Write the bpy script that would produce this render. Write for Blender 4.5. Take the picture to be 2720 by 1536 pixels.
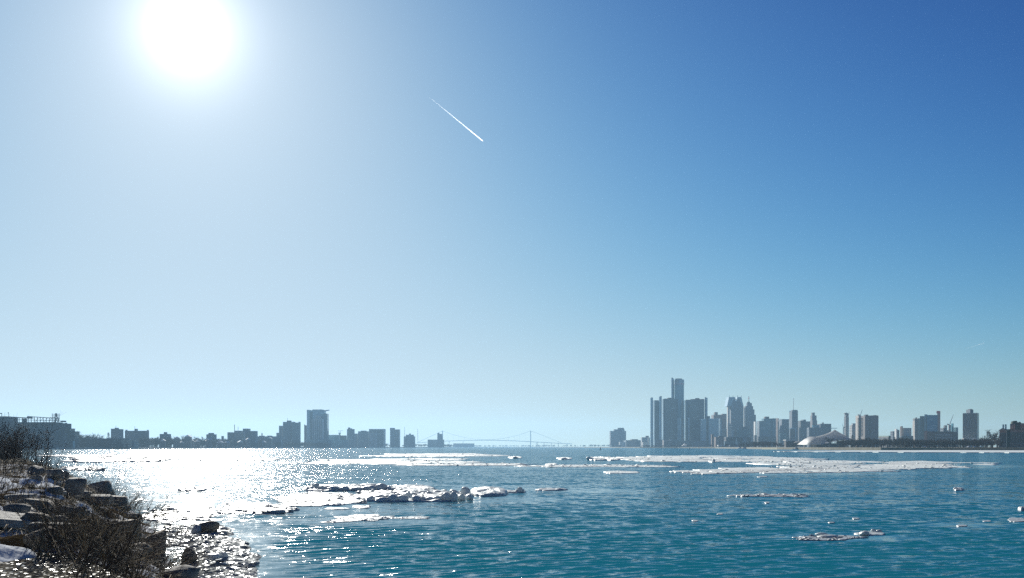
import bpy, bmesh, math, random
import numpy as np
from mathutils import Vector, Matrix, noise as mn

SC = bpy.context.scene
COL = SC.collection
for _o in list(bpy.data.objects):
    bpy.data.objects.remove(_o)

# ------------------------------------------------------------------ camera
F = 2833.0            # focal length in pixels of a 2720 px wide frame
HY = 1187.0           # row of the horizon in that frame
CX = 1360.0
CH = 3.4              # eye height above the river
cam_data = bpy.data.cameras.new('camera')
cam_data.sensor_fit = 'HORIZONTAL'
cam_data.sensor_width = 36.0
cam_data.lens = 36.0 * F / 2720.0
cam_data.shift_y = (HY - 768.0) / 2720.0
cam_data.clip_start = 0.2
cam_data.clip_end = 120000.0
cam = bpy.data.objects.new('camera', cam_data)
cam.location = (0, 0, CH)
cam.rotation_euler = (math.radians(90), 0, 0)
COL.objects.link(cam)
SC.camera = cam

# ------------------------------------------------------------------ sun and sky
SUN_DIR = Vector((497.0 - CX, F, HY - 80.0)).normalized()     # towards the sun
SUN_EL = math.asin(SUN_DIR.z)
SUN_AZ = math.atan2(SUN_DIR.x, SUN_DIR.y)                     # from +Y, clockwise
sun_data = bpy.data.lights.new('sun', 'SUN')
sun_data.energy = 5.0
sun_data.angle = math.radians(0.53)
sun_data.color = (1.0, 0.975, 0.90)
sun = bpy.data.objects.new('sun', sun_data)
sun.rotation_euler = (-SUN_DIR).to_track_quat('-Z', 'Y').to_euler()
sun.location = (0, 0, 400)
COL.objects.link(sun)

world = bpy.data.worlds.new('World')
SC.world = world
world.use_nodes = True
wt = world.node_tree
wt.nodes.clear()
sky = wt.nodes.new('ShaderNodeTexSky')
sky.sky_type = 'NISHITA'
sky.sun_disc = False
sky.sun_elevation = SUN_EL
sky.sun_rotation = SUN_AZ
sky.altitude = 200
sky.air_density = 1.0
sky.dust_density = 0.5
sky.ozone_density = 4.0
gam = wt.nodes.new('ShaderNodeGamma')
gam.inputs['Gamma'].default_value = 2.5                  # the deep contrast of the photograph's clear winter sky
gain = wt.nodes.new('ShaderNodeVectorMath'); gain.operation = 'MULTIPLY'
gain.inputs[1].default_value = (0.0054, 0.0075, 0.0086)
one = wt.nodes.new('ShaderNodeVectorMath'); one.operation = 'MULTIPLY_ADD'; one.inputs[1].default_value = (1 / 0.63, 1 / 0.76, 1 / 0.88); one.inputs[2].default_value = (1.0, 1.0, 1.0)
soft = wt.nodes.new('ShaderNodeVectorMath'); soft.operation = 'DIVIDE'      # bright sky rolls off softly
ten = wt.nodes.new('ShaderNodeVectorMath'); ten.operation = 'SCALE'; ten.inputs['Scale'].default_value = 10.0
bg = wt.nodes.new('ShaderNodeBackground')
bg.inputs['Strength'].default_value = 0.082
# the sun's own disc and aureole: a function of the angle from the sun only
tc = wt.nodes.new('ShaderNodeTexCoord')
dot = wt.nodes.new('ShaderNodeVectorMath'); dot.operation = 'DOT_PRODUCT'
dot.inputs[1].default_value = SUN_DIR
wt.links.new(tc.outputs['Generated'], dot.inputs[0])
mx0 = wt.nodes.new('ShaderNodeMath'); mx0.operation = 'MAXIMUM'; mx0.inputs[1].default_value = 0.0
wt.links.new(dot.outputs['Value'], mx0.inputs[0])
def lobe(power, amp):
    p = wt.nodes.new('ShaderNodeMath'); p.operation = 'POWER'; p.inputs[1].default_value = power
    wt.links.new(mx0.outputs[0], p.inputs[0])
    m = wt.nodes.new('ShaderNodeMath'); m.operation = 'MULTIPLY'; m.inputs[1].default_value = amp
    wt.links.new(p.outputs[0], m.inputs[0])
    return m
l1, l2, l3 = lobe(6000.0, 1.6), lobe(1000.0, 0.5), lobe(170.0, 0.16)
ad1 = wt.nodes.new('ShaderNodeMath'); ad1.operation = 'ADD'
ad2 = wt.nodes.new('ShaderNodeMath'); ad2.operation = 'ADD'
wt.links.new(l1.outputs[0], ad1.inputs[0]); wt.links.new(l2.outputs[0], ad1.inputs[1])
wt.links.new(ad1.outputs[0], ad2.inputs[0]); wt.links.new(l3.outputs[0], ad2.inputs[1])
bg2 = wt.nodes.new('ShaderNodeBackground')
bg2.inputs['Color'].default_value = (1.0, 0.97, 0.93, 1)
wt.links.new(ad2.outputs[0], bg2.inputs['Strength'])
addw = wt.nodes.new('ShaderNodeAddShader')
wout = wt.nodes.new('ShaderNodeOutputWorld')
wt.links.new(sky.outputs[0], gam.inputs['Color'])
wt.links.new(gam.outputs[0], gain.inputs[0])
wt.links.new(gain.outputs[0], one.inputs[0])
wt.links.new(gain.outputs[0], soft.inputs[0]); wt.links.new(one.outputs[0], soft.inputs[1])
wt.links.new(soft.outputs[0], ten.inputs[0])
wt.links.new(ten.outputs[0], bg.inputs['Color'])
wt.links.new(bg.outputs[0], addw.inputs[0])
wt.links.new(bg2.outputs[0], addw.inputs[1])
wt.links.new(addw.outputs[0], wout.inputs['Surface'])
world.cycles.sampling_method = 'NONE'          # a smooth sky: every light sample goes to the sun

# ------------------------------------------------------------------ exposure and renderer
vs = SC.view_settings
vs.view_transform = 'Standard'
vs.look = 'None'
vs.exposure = 0.3
vs.gamma = 1.0
vs.use_curve_mapping = False
cy = SC.cycles
cy.use_denoising = False
try:
    cy.denoiser = 'OPENIMAGEDENOISE'
    cy.denoising_prefilter = 'NONE'
except Exception:
    pass
cy.max_bounces = 6
cy.diffuse_bounces = 2
cy.glossy_bounces = 3
cy.transmission_bounces = 3
cy.transparent_max_bounces = 12
cy.volume_bounces = 1
cy.sample_clamp_direct = 0.0
cy.sample_clamp_indirect = 4.0
cy.use_adaptive_sampling = False
cy.adaptive_threshold = 0.01

# ------------------------------------------------------------------ small helpers
def P(px, py, Y):
    """world point seen at a pixel when it stands Y metres away"""
    return Vector(((px - CX) / F * Y, Y, CH + (HY - py) / F * Y))
def WX(px, Y):
    return (px - CX) / F * Y
def WZ(py, Y):
    return CH + (HY - py) / F * Y
def WY(py, z=0.0):
    """distance of a level at height z seen at row py"""
    return (CH - z) * F / (py - HY)
def tag(o, label=None, cat=None, group=None, kind=None):
    if label: o['label'] = label
    if cat: o['category'] = cat
    if group: o['group'] = group
    if kind: o['kind'] = kind
    return o
def empty(name, loc, label=None, cat=None, group=None):
    o = bpy.data.objects.new(name, None)
    o.empty_display_size = 0.5
    o.location = loc
    COL.objects.link(o)
    return tag(o, label, cat, group)
def link_mesh(name, me, mat=None, parent=None, loc=(0, 0, 0), smooth=False):
    if mat is not None and not me.materials:
        me.materials.append(mat)
    o = bpy.data.objects.new(name, me)
    o.location = loc
    if parent is not None:
        o.parent = parent
    COL.objects.link(o)
    if smooth:
        me.polygons.foreach_set('use_smooth', [True] * len(me.polygons))
    return o
def mesh_obj(name, verts, faces, mat=None, parent=None, loc=(0, 0, 0), smooth=False):
    me = bpy.data.meshes.new(name)
    me.from_pydata([tuple(v) for v in verts], [], faces)
    me.update()
    return link_mesh(name, me, mat, parent, loc, smooth)
def fast_mesh(name, V, Q):
    """numpy verts (n,3), faces (m,k) -> mesh"""
    me = bpy.data.meshes.new(name)
    V = np.asarray(V, dtype=np.float32); Q = np.asarray(Q, dtype=np.int32)
    me.vertices.add(len(V)); me.vertices.foreach_set('co', V.ravel())
    k = Q.shape[1]
    me.loops.add(Q.size); me.loops.foreach_set('vertex_index', Q.ravel())
    me.polygons.add(len(Q))
    me.polygons.foreach_set('loop_start', np.arange(0, Q.size, k, dtype=np.int32))
    me.polygons.foreach_set('loop_total', np.full(len(Q), k, dtype=np.int32))
    me.update(calc_edges=True)
    me.validate()
    return me

# ------------------------------------------------------------------ materials
MATS = {}
def nodes_of(name):
    m = bpy.data.materials.new(name)
    m.use_nodes = True
    nt = m.node_tree
    nt.nodes.clear()
    out = nt.nodes.new('ShaderNodeOutputMaterial')
    MATS[name] = m
    return m, nt, out
def N(nt, typ, **kw):
    n = nt.nodes.new(typ)
    for k, v in kw.items():
        setattr(n, k, v)
    return n
def math_node(nt, op, a, b=None, clamp=False):
    n = nt.nodes.new('ShaderNodeMath'); n.operation = op; n.use_clamp = clamp
    for i, v in enumerate((a, b)):
        if v is None: continue
        if isinstance(v, (int, float)): n.inputs[i].default_value = v
        else: nt.links.new(v, n.inputs[i])
    return n.outputs[0]
def c4(c):
    return (c[0], c[1], c[2], 1.0)
def plain(name, col, rough=0.7, var=0.25, scale=0.3, bump=0.0, metallic=0.0, spec=0.5, trans=0.0, coords='Object'):
    """a base colour with uneven tone; optional relief and light let through"""
    m, nt, out = nodes_of(name)
    b = N(nt, 'ShaderNodeBsdfPrincipled')
    t = N(nt, 'ShaderNodeTexCoord')
    n1 = N(nt, 'ShaderNodeTexNoise'); n1.inputs['Scale'].default_value = scale; n1.inputs['Detail'].default_value = 6; n1.inputs['Roughness'].default_value = 0.65
    nt.links.new(t.outputs[coords], n1.inputs['Vector'])
    r = N(nt, 'ShaderNodeMapRange'); r.inputs[1].default_value = 0.25; r.inputs[2].default_value = 0.75
    r.inputs[3].default_value = 1.0 - var; r.inputs[4].default_value = 1.0 + var
    nt.links.new(n1.outputs['Fac'], r.inputs[0])
    mixc = N(nt, 'ShaderNodeVectorMath', operation='SCALE')
    mixc.inputs[0].default_value = col[:3]
    nt.links.new(r.outputs[0], mixc.inputs['Scale'])
    nt.links.new(mixc.outputs[0], b.inputs['Base Color'])
    b.inputs['Roughness'].default_value = rough
    b.inputs['Metallic'].default_value = metallic
    b.inputs['Specular IOR Level'].default_value = spec
    if bump:
        bp = N(nt, 'ShaderNodeBump'); bp.inputs['Strength'].default_value = 1.0; bp.inputs['Distance'].default_value = bump
        nt.links.new(n1.outputs['Fac'], bp.inputs['Height']); nt.links.new(bp.outputs[0], b.inputs['Normal'])
    sh = b.outputs[0]
    if trans:
        tr = N(nt, 'ShaderNodeBsdfTranslucent'); tr.inputs['Color'].default_value = c4(col)
        mx = N(nt, 'ShaderNodeMixShader'); mx.inputs[0].default_value = trans
        nt.links.new(sh, mx.inputs[1]); nt.links.new(tr.outputs[0], mx.inputs[2]); sh = mx.outputs[0]
    nt.links.new(sh, out.inputs['Surface'])
    return m
def facade(name, wall, glass, fx=3.4, fz=3.5, wx=0.6, wz=0.5, rough=0.6):
    """wall with rows of windows too far away to tell apart"""
    m, nt, out = nodes_of(name)
    b = N(nt, 'ShaderNodeBsdfPrincipled')
    g = N(nt, 'ShaderNodeNewGeometry')
    s = N(nt, 'ShaderNodeSeparateXYZ'); nt.links.new(g.outputs['Position'], s.inputs[0])
    h = math_node(nt, 'ADD', s.outputs[0], s.outputs[1])
    u = math_node(nt, 'FRACT', math_node(nt, 'DIVIDE', h, fx))
    v = math_node(nt, 'FRACT', math_node(nt, 'DIVIDE', s.outputs[2], fz))
    mask = math_node(nt, 'MULTIPLY', math_node(nt, 'LESS_THAN', u, wx), math_node(nt, 'LESS_THAN', v, wz))
    n1 = N(nt, 'ShaderNodeTexNoise'); n1.inputs['Scale'].default_value = 0.03; n1.inputs['Detail'].default_value = 5
    nt.links.new(g.outputs['Position'], n1.inputs['Vector'])
    r = N(nt, 'ShaderNodeMapRange'); r.inputs[3].default_value = 0.75; r.inputs[4].default_value = 1.25
    nt.links.new(n1.outputs['Fac'], r.inputs[0])
    sc = N(nt, 'ShaderNodeVectorMath', operation='SCALE'); sc.inputs[0].default_value = wall[:3]
    nt.links.new(r.outputs[0], sc.inputs['Scale'])
    mix = N(nt, 'ShaderNodeMix', data_type='RGBA'); mix.inputs['B'].default_value = c4(glass)
    nt.links.new(mask, mix.inputs['Factor']); nt.links.new(sc.outputs[0], mix.inputs['A'])
    nt.links.new(mix.outputs['Result'], b.inputs['Base Color'])
    ro = N(nt, 'ShaderNodeMapRange'); ro.inputs[3].default_value = rough; ro.inputs[4].default_value = 0.12
    nt.links.new(mask, ro.inputs[0]); nt.links.new(ro.outputs[0], b.inputs['Roughness'])
    nt.links.new(b.outputs[0], out.inputs['Surface'])
    return m

# ------------------------------------------------------------------ shoreline of the near bank
SHORE = [(120, -40), (30, 4), (12, 7), (4, 9.5), (0, 12), (-3.5, 17.5), (-6.5, 23.5), (-8.6, 27.6), (-10.3, 32), (-15.2, 45), (-22, 61),
         (-27.5, 73.5), (-54, 128), (-92, 200), (-140, 290), (-200, 360)]
_SX = np.array([p[0] for p in SHORE], float); _SY = np.array([p[1] for p in SHORE], float)
def shore_x(Y):
    return np.interp(Y, _SY, _SX)
def shore_dist(x, y):
    """inland distance from the waterline (negative over water)"""
    x = np.asarray(x, float); y = np.asarray(y, float)
    best = np.full(np.broadcast(x, y).shape, 1e9)
    for i in range(len(SHORE) - 1):
        ax, ay = SHORE[i]; bx, by = SHORE[i + 1]
        dx, dy = bx - ax, by - ay
        t = np.clip(((x - ax) * dx + (y - ay) * dy) / (dx * dx + dy * dy), 0, 1)
        best = np.minimum(best, np.hypot(x - ax - t * dx, y - ay - t * dy))
    return np.where(x < shore_x(y), best, -best)

# smooth value noise in numpy (for meshes)
_rs = np.random.RandomState(7)
_TAB = _rs.rand(256, 256)
def vnoise(x, y):
    xi = np.floor(x).astype(int); yi = np.floor(y).astype(int)
    fx = x - xi; fy = y - yi
    fx = fx * fx * (3 - 2 * fx); fy = fy * fy * (3 - 2 * fy)
    a = _TAB[xi & 255, yi & 255]; b = _TAB[(xi + 1) & 255, yi & 255]
    c = _TAB[xi & 255, (yi + 1) & 255]; d = _TAB[(xi + 1) & 255, (yi + 1) & 255]
    return (a * (1 - fx) + b * fx) * (1 - fy) + (c * (1 - fx) + d * fx) * fy - 0.5
def fnoise(x, y, octs=4):
    s = 0; a = 1.0
    for i in range(octs):
        s = s + a * vnoise(x * 2 ** i + 17.3 * i, y * 2 ** i - 9.1 * i); a *= 0.5
    return s
def sstep(a, b, x):
    t = np.clip((x - a) / (b - a), 0, 1)
    return t * t * (3 - 2 * t)
def ground_z(x, y):
    s = shore_dist(x, y)
    w = 4.0 + np.clip((np.asarray(y, float) - 30) / 60, 0, 1) * 1.2
    base = np.where(s > 0, 1.8 * sstep(0, w, s), 0.35 * s)
    rough = fnoise(np.asarray(x) * 0.8, np.asarray(y) * 0.8) * 0.42 * sstep(-0.5, 1.0, s) * (1 - 0.55 * sstep(w * 0.8, w + 3, s))
    return base + rough
def hit(px, py):
    """where the sight line through a pixel meets the near bank (or the river)"""
    Y = np.concatenate([np.arange(9, 60, 0.03), np.arange(60, 400, 0.2)])
    x = (px - CX) / F * Y
    z = CH + (HY - py) / F * Y
    g = np.maximum(ground_z(x, Y), 0.0)
    k = np.argmax(z < g)
    if not (z < g).any():
        k = len(Y) - 1
    return Vector((float(x[k]), float(Y[k]), float(g[k])))

# ------------------------------------------------------------------ river
def water_material():
    m, nt, out = nodes_of('river_water')
    g = N(nt, 'ShaderNodeNewGeometry')
    at = N(nt, 'ShaderNodeAttribute'); at.attribute_name = 'calm'
    ws = N(nt, 'ShaderNodeAttribute'); ws.attribute_name = 'wave_slope'
    def ripple(scale, sx, sy, detail, seed, turn=0.0):
        mp = N(nt, 'ShaderNodeMapping'); mp.inputs['Scale'].default_value = (sx, sy, 1); mp.inputs['Location'].default_value = (seed, seed * 2, 0); mp.inputs['Rotation'].default_value = (0, 0, turn)
        nt.links.new(g.outputs['Position'], mp.inputs['Vector'])
        n = N(nt, 'ShaderNodeTexNoise', noise_dimensions='2D'); n.inputs['Scale'].default_value = scale; n.inputs['Detail'].default_value = detail
        n.inputs['Roughness'].default_value = 0.6
        nt.links.new(mp.outputs[0], n.inputs['Vector'])
        sub = N(nt, 'ShaderNodeVectorMath', operation='SUBTRACT'); sub.inputs[1].default_value = (0.5, 0.5, 0.5)
        nt.links.new(n.outputs['Color'], sub.inputs[0])
        return sub.outputs[0]
    def scale(v, k):
        s = N(nt, 'ShaderNodeVectorMath', operation='SCALE'); nt.links.new(v, s.inputs[0])
        if isinstance(k, float): s.inputs['Scale'].default_value = k
        else: nt.links.new(k, s.inputs['Scale'])
        return s.outputs[0]
    def add(a, b):
        s = N(nt, 'ShaderNodeVectorMath', operation='ADD'); nt.links.new(a, s.inputs[0]); nt.links.new(b, s.inputs[1]); return s.outputs[0]
    damp = math_node(nt, 'SUBTRACT', 1.0, math_node(nt, 'MULTIPLY', at.outputs['Fac'], 0.90))
    damp_fine = math_node(nt, 'SUBTRACT', 1.0, math_node(nt, 'MULTIPLY', at.outputs['Fac'], 0.55))
    fine = scale(scale(ripple(17.0, 0.8, 1.1, 2.0, 3.1), 0.46), damp_fine)
    mid = scale(scale(ripple(2.2, 0.5, 1.15, 2.0, 11.7, -0.3), 0.85), damp)
    chop = scale(scale(ripple(1.5, 1.0, 0.7, 3.0, 41.3, -0.35), 0.95), damp)
    low = scale(scale(ripple(0.62, 0.6, 0.8, 2.0, 23.9, -0.25), 0.6), damp)
    big = scale(scale(ripple(0.16, 0.6, 0.9, 2.0, 5.3), 0.34), damp)
    # wind streaks running ashore: inside them the ripples are steep, between them flatter
    pm = N(nt, 'ShaderNodeMapping'); pm.inputs['Scale'].default_value = (4.6, 0.42, 1); nt.links.new(g.outputs['Position'], pm.inputs['Vector'])
    paw = N(nt, 'ShaderNodeTexNoise', noise_dimensions='2D'); paw.inputs['Scale'].default_value = 1.0; paw.inputs['Detail'].default_value = 2
    nt.links.new(pm.outputs[0], paw.inputs['Vector'])
    pr_ = N(nt, 'ShaderNodeMapRange'); pr_.inputs[1].default_value = .54; pr_.inputs[2].default_value = .68; pr_.inputs[3].default_value = .78; pr_.inputs[4].default_value = 1.85
    nt.links.new(paw.outputs['Fac'], pr_.inputs[0])
    sl = scale(add(fine, mid), pr_.outputs[0])
    # broad patches where the ripples stand higher or lower
    gust = N(nt, 'ShaderNodeTexNoise', noise_dimensions='2D'); gust.inputs['Scale'].default_value = 0.02; gust.inputs['Detail'].default_value = 4
    nt.links.new(g.outputs['Position'], gust.inputs['Vector'])
    gr = N(nt, 'ShaderNodeMapRange'); gr.inputs[1].default_value = 0.3; gr.inputs[2].default_value = 0.7; gr.inputs[3].default_value = 0.75; gr.inputs[4].default_value = 1.15
    nt.links.new(gust.outputs['Fac'], gr.inputs[0])
    # the wind drives the small waves ashore: their steep fronts face the near bank (-Y)
    sep = N(nt, 'ShaderNodeSeparateXYZ'); nt.links.new(sl, sep.inputs[0])
    fy = math_node(nt, 'MULTIPLY', math_node(nt, 'ABSOLUTE', sep.outputs[1]), -1.0)
    fold = N(nt, 'ShaderNodeCombineXYZ'); nt.links.new(math_node(nt, 'MULTIPLY', sep.outputs[0], 0.85), fold.inputs[0]); nt.links.new(fy, fold.inputs[1])
    flat = N(nt, 'ShaderNodeVectorMath', operation='MULTIPLY'); flat.inputs[1].default_value = (1, 1, 0)
    nt.links.new(scale(add(add(fold.outputs[0], ws.outputs['Vector']), add(chop, add(low, big))), gr.outputs[0]), flat.inputs[0])
    nn = N(nt, 'ShaderNodeVectorMath', operation='NORMALIZE'); nt.links.new(add(g.outputs['Normal'], flat.outputs[0]), nn.inputs[0])
    # light coming back out of the water body, and the mirror of the surface above it
    body = N(nt, 'ShaderNodeBsdfDiffuse'); body.inputs['Color'].default_value = (0.010, 0.180, 0.258, 1); body.inputs['Normal'].default_value = (0, 0, 1)
    upn = N(nt, 'ShaderNodeCombineXYZ'); upn.inputs[2].default_value = 1.0; nt.links.new(upn.outputs[0], body.inputs['Normal'])
    mirror = N(nt, 'ShaderNodeBsdfGlossy'); mirror.inputs['Roughness'].default_value = 0.085; nt.links.new(nn.outputs[0], mirror.inputs['Normal'])
    fr = N(nt, 'ShaderNodeFresnel'); fr.inputs['IOR'].default_value = 1.33; nt.links.new(nn.outputs[0], fr.inputs['Normal'])
    mx = N(nt, 'ShaderNodeMixShader'); nt.links.new(fr.outputs[0], mx.inputs[0]); nt.links.new(body.outputs[0], mx.inputs[1]); nt.links.new(mirror.outputs[0], mx.inputs[2])
    nt.links.new(mx.outputs[0], out.inputs['Surface'])
    return m
water_material()

# slicks of calm water behind the ice: (px, py, half width px, half height px)
SLICKS = [(900, 1352, 330, 22), (1250, 1328, 300, 14), (1000, 1385, 340, 14), (640, 1430, 130, 60), (700, 1510, 130, 60), (1550, 1304, 140, 6),
          (2250, 1430, 240, 12), (2100, 1257, 380, 6), (1500, 1241, 200, 4), (2560, 1240, 160, 6), (2560, 1395, 140, 8)]
def build_river():
    inv = np.concatenate([np.linspace(1 / 6.0, 1 / 20.0, 40)[:-1], np.linspace(1 / 20.0, 1 / 9200.0, 640)])
    Y = 1.0 / inv
    T = np.linspace(-0.72, 0.72, 880)
    YY, TT = np.meshgrid(Y, T, indexing='ij')
    X = YY * TT
    dY = np.abs(np.gradient(Y))[:, None]
    rs = np.random.RandomState(3)
    Z = np.zeros_like(X); SX = np.zeros_like(X); SYv = np.zeros_like(X)
    py = HY + CH * F / YY; px = CX + TT * F
    calm = np.zeros_like(X)
    for (cx, cyy, hx, hy) in SLICKS:
        d = ((px - cx) / hx) ** 2 + ((py - cyy) / hy) ** 2
        d = d * (1 + 0.9 * fnoise(X * 0.15, YY * 0.06))
        calm = np.maximum(calm, 0.85 * (1 - sstep(0.1, 1.6, d)))
    calm = np.maximum(calm, 0.75 * (1 - sstep(0, 8, -shore_dist(X, YY) + 2 * fnoise(X * .2, YY * .2))) * (YY < 120))
    bend = [fnoise(X * 0.11 + i * 7, YY * 0.11, 2) for i in range(3)]
    for i in range(40):
        lam = 0.34 * (4.0 ** rs.rand())                    # 0.34 .. 1.4 m
        th = math.radians(288 + rs.normal() * 24)
        k = 2 * math.pi / lam
        a = 0.020 / k
        w = sstep(2.2, 4.5, lam / dY) * sstep(2.2, 4.5, lam / (YY * (T[1] - T[0])))
        ph = rs.rand() * 6.28
        arg = k * (X * math.cos(th) + YY * math.sin(th)) + ph + 1.6 * bend[i % 3]
        Z += w * a * np.sin(arg)
        SX += w * 0.058 * np.cos(arg) * math.cos(th); SYv += w * 0.058 * np.cos(arg) * math.sin(th)
    keep = 1 - np.minimum(1.1 * calm, 0.97)
    Z *= keep; SX *= keep; SYv *= keep
    n, mcols = X.shape
    V = np.stack([X, YY, Z], -1).reshape(-1, 3)
    idx = np.arange(n * mcols).reshape(n, mcols)
    Q = np.stack([idx[:-1, :-1], idx[:-1, 1:], idx[1:, 1:], idx[1:, :-1]], -1).reshape(-1, 4)
    me = fast_mesh('river', V, Q)
    at = me.attributes.new('calm', 'FLOAT', 'POINT')
    at.data.foreach_set('value', calm.astype(np.float32).ravel())
    a2 = me.attributes.new('wave_slope', 'FLOAT_VECTOR', 'POINT')
    a2.data.foreach_set('vector', np.stack([-SX, -SYv, np.zeros_like(SX)], -1).astype(np.float32).ravel())
    o = link_mesh('river', me, MATS['river_water'], smooth=True)
    tag(o, 'wide teal river rippled by wind with drifting ice', 'river', kind='structure')
build_river()
# ------------------------------------------------------------------ far banks
def prism(name, pts, z0, z1, mat, parent=None, kind=None, label=None, cat=None, loc=(0, 0, 0)):
    n = len(pts)
    v = [(p[0], p[1], z1) for p in pts] + [(p[0], p[1], z0) for p in pts]
    area = sum(pts[i][0] * pts[(i + 1) % n][1] - pts[(i + 1) % n][0] * pts[i][1] for i in range(n))
    order = list(range(n)) if area > 0 else list(range(n - 1, -1, -1))
    f = [tuple(order), tuple(n + i for i in reversed(order))]
    for k in range(n):
        a, b = order[k], order[(k + 1) % n]
        f.append((a, n + a, n + b, b))
    o = mesh_obj(name, v, f, mat, parent, loc)
    return tag(o, label, cat, kind=kind)
plain('dry_bank', (0.23, 0.20, 0.13), 0.9, 0.45, 0.15)
plain('snowy_bank', (0.42, 0.38, 0.33), 0.9, 0.7, 0.04)
plain('far_land', (0.14, 0.13, 0.11), 0.9, 0.3, 0.01)
CITY_LINE = [(2720, 905), (2600, 930), (2480, 960), (2340, 1010), (2200, 1160), (2060, 1400), (1980, 1750), (1900, 2150), (1800, 2450), (1700, 2700), (1640, 3100), (1600, 3700), (1540, 5000), (1440, 6600), (1340, 8300)]
cl = [(WX(p, y), y) for p, y in CITY_LINE]
prism('city_bank', [(9300, 420), (700, 760)] + cl + [(0, 9300), (9300, 9300)], -2, 2.6, MATS['dry_bank'], kind='structure',
      label='low riverbank of dry yellow grass below the tall skyline', cat='riverbank')
OPP_LINE = [(-700, 1150), (0, 1330), (180, 1390), (350, 1530), (520, 1850), (700, 2350), (850, 2800), (1000, 3300), (1100, 3900), (1180, 4700), (1230, 6000), (1280, 7400), (1320, 8400)]
ol = [(WX(p, y), y) for p, y in OPP_LINE]
prism('opposite_bank', [(-9300, 900)] + ol + [(-20, 9200), (-9300, 9200)], -2, 2.4, MATS['snowy_bank'], kind='structure',
      label='opposite riverbank of brown earth and snow below the low town', cat='riverbank')
prism('distant_land', [(-1500, 8000), (1800, 7900), (2400, 9250), (-2400, 9250)], -2, 3.0, MATS['far_land'], kind='structure',
      label='distant dark land closing the river beyond the bridge', cat='land')
# ------------------------------------------------------------------ materials of the far city
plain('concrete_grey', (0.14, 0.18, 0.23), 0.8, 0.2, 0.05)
plain('concrete_pale', (0.62, 0.61, 0.58), 0.8, 0.15, 0.05)
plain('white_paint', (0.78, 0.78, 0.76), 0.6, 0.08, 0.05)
plain('dark_metal', (0.06, 0.065, 0.07), 0.5, 0.2, 0.2, metallic=0.4)
plain('steel_blue', (0.26, 0.37, 0.45), 0.35, 0.15, 0.05, metallic=0.5)
plain('roof_dark', (0.07, 0.07, 0.075), 0.8, 0.2, 0.1)
plain('red_paint', (0.80, 0.05, 0.06), 0.5, 0.1, 0.1)
plain('pier_stone', (0.55, 0.42, 0.36), 0.8, 0.15, 0.2)
plain('brick_red', (0.45, 0.25, 0.19), 0.85, 0.25, 0.3)
plain('brick_brown', (0.16, 0.11, 0.095), 0.85, 0.2, 0.1)
plain('stone_warm', (0.24, 0.22, 0.225), 0.8, 0.2, 0.05)
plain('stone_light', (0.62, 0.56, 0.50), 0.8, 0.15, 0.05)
plain('green_copper', (0.20, 0.34, 0.30), 0.7, 0.15, 0.1)
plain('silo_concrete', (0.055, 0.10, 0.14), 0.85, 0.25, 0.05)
plain('glass_dark', (0.022, 0.035, 0.05), 0.12, 0.2, 0.05)
plain('glass_blue', (0.02, 0.07, 0.125), 0.12, 0.2, 0.05)
plain('glass_teal', (0.12, 0.34, 0.42), 0.15, 0.2, 0.05)
plain('glass_pale', (0.58, 0.76, 0.78), 0.2, 0.15, 0.05)
plain('mural_blue', (0.03, 0.20, 0.36), 0.4, 0.2, 0.05)
plain('canvas_white', (0.92, 0.92, 0.91), 0.5, 0.03, 0.05, trans=0.6)
plain('logo_blue', (0.012, 0.03, 0.07), 0.3, 0.1, 0.2)
plain('dark_green', (0.03, 0.05, 0.025), 0.8, 0.4, 0.2)
facade('facade_grey', (0.15, 0.19, 0.24), (0.03, 0.05, 0.08))
facade('facade_warm', (0.19, 0.185, 0.19), (0.03, 0.045, 0.065))
facade('facade_brick', (0.20, 0.12, 0.10), (0.05, 0.055, 0.06), 3.2, 3.5, 0.45, 0.5)
facade('facade_pale', (0.62, 0.60, 0.57), (0.06, 0.08, 0.10), 3.6, 3.5, 0.55, 0.45)
facade('facade_blue', (0.09, 0.16, 0.22), (0.04, 0.09, 0.12), 3.0, 3.6, 0.8, 0.6, 0.3)
facade('facade_teal', (0.20, 0.34, 0.38), (0.06, 0.16, 0.20), 4.5, 3.6, 0.7, 0.7, 0.3)
facade('facade_dark', (0.10, 0.10, 0.11), (0.03, 0.04, 0.05), 3.4, 3.6, 0.6, 0.5)

_cube = None
def unit_cube(mat):
    """shared unit box, one mesh per material"""
    key = 'box_' + mat.name
    me = bpy.data.meshes.get(key)
    if me is None:
        v = [(x, y, z) for z in (-.5, .5) for y in (-.5, .5) for x in (-.5, .5)]
        f = [(0, 2, 3, 1), (4, 5, 7, 6), (0, 1, 5, 4), (2, 6, 7, 3), (0, 4, 6, 2), (1, 3, 7, 5)]
        me = bpy.data.meshes.new(key); me.from_pydata(v, [], f); me.update(); me.materials.append(mat)
    return me
def piece(name, mat, parent, c, size, rz=0.0, rot=None):
    """one box-shaped piece from the shared mesh, at world centre c"""
    o = bpy.data.objects.new(name, unit_cube(mat))
    o.parent = parent
    off = parent.location if parent is not None else Vector((0, 0, 0))
    if parent is not None and parent.parent is not None:
        off = off + parent.parent.location
    o.location = Vector(c) - off
    o.scale = size
    if rot is not None: o.rotation_euler = rot
    elif rz: o.rotation_euler = (0, 0, rz)
    COL.objects.link(o)
    return o
GZ = 2.6
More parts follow.
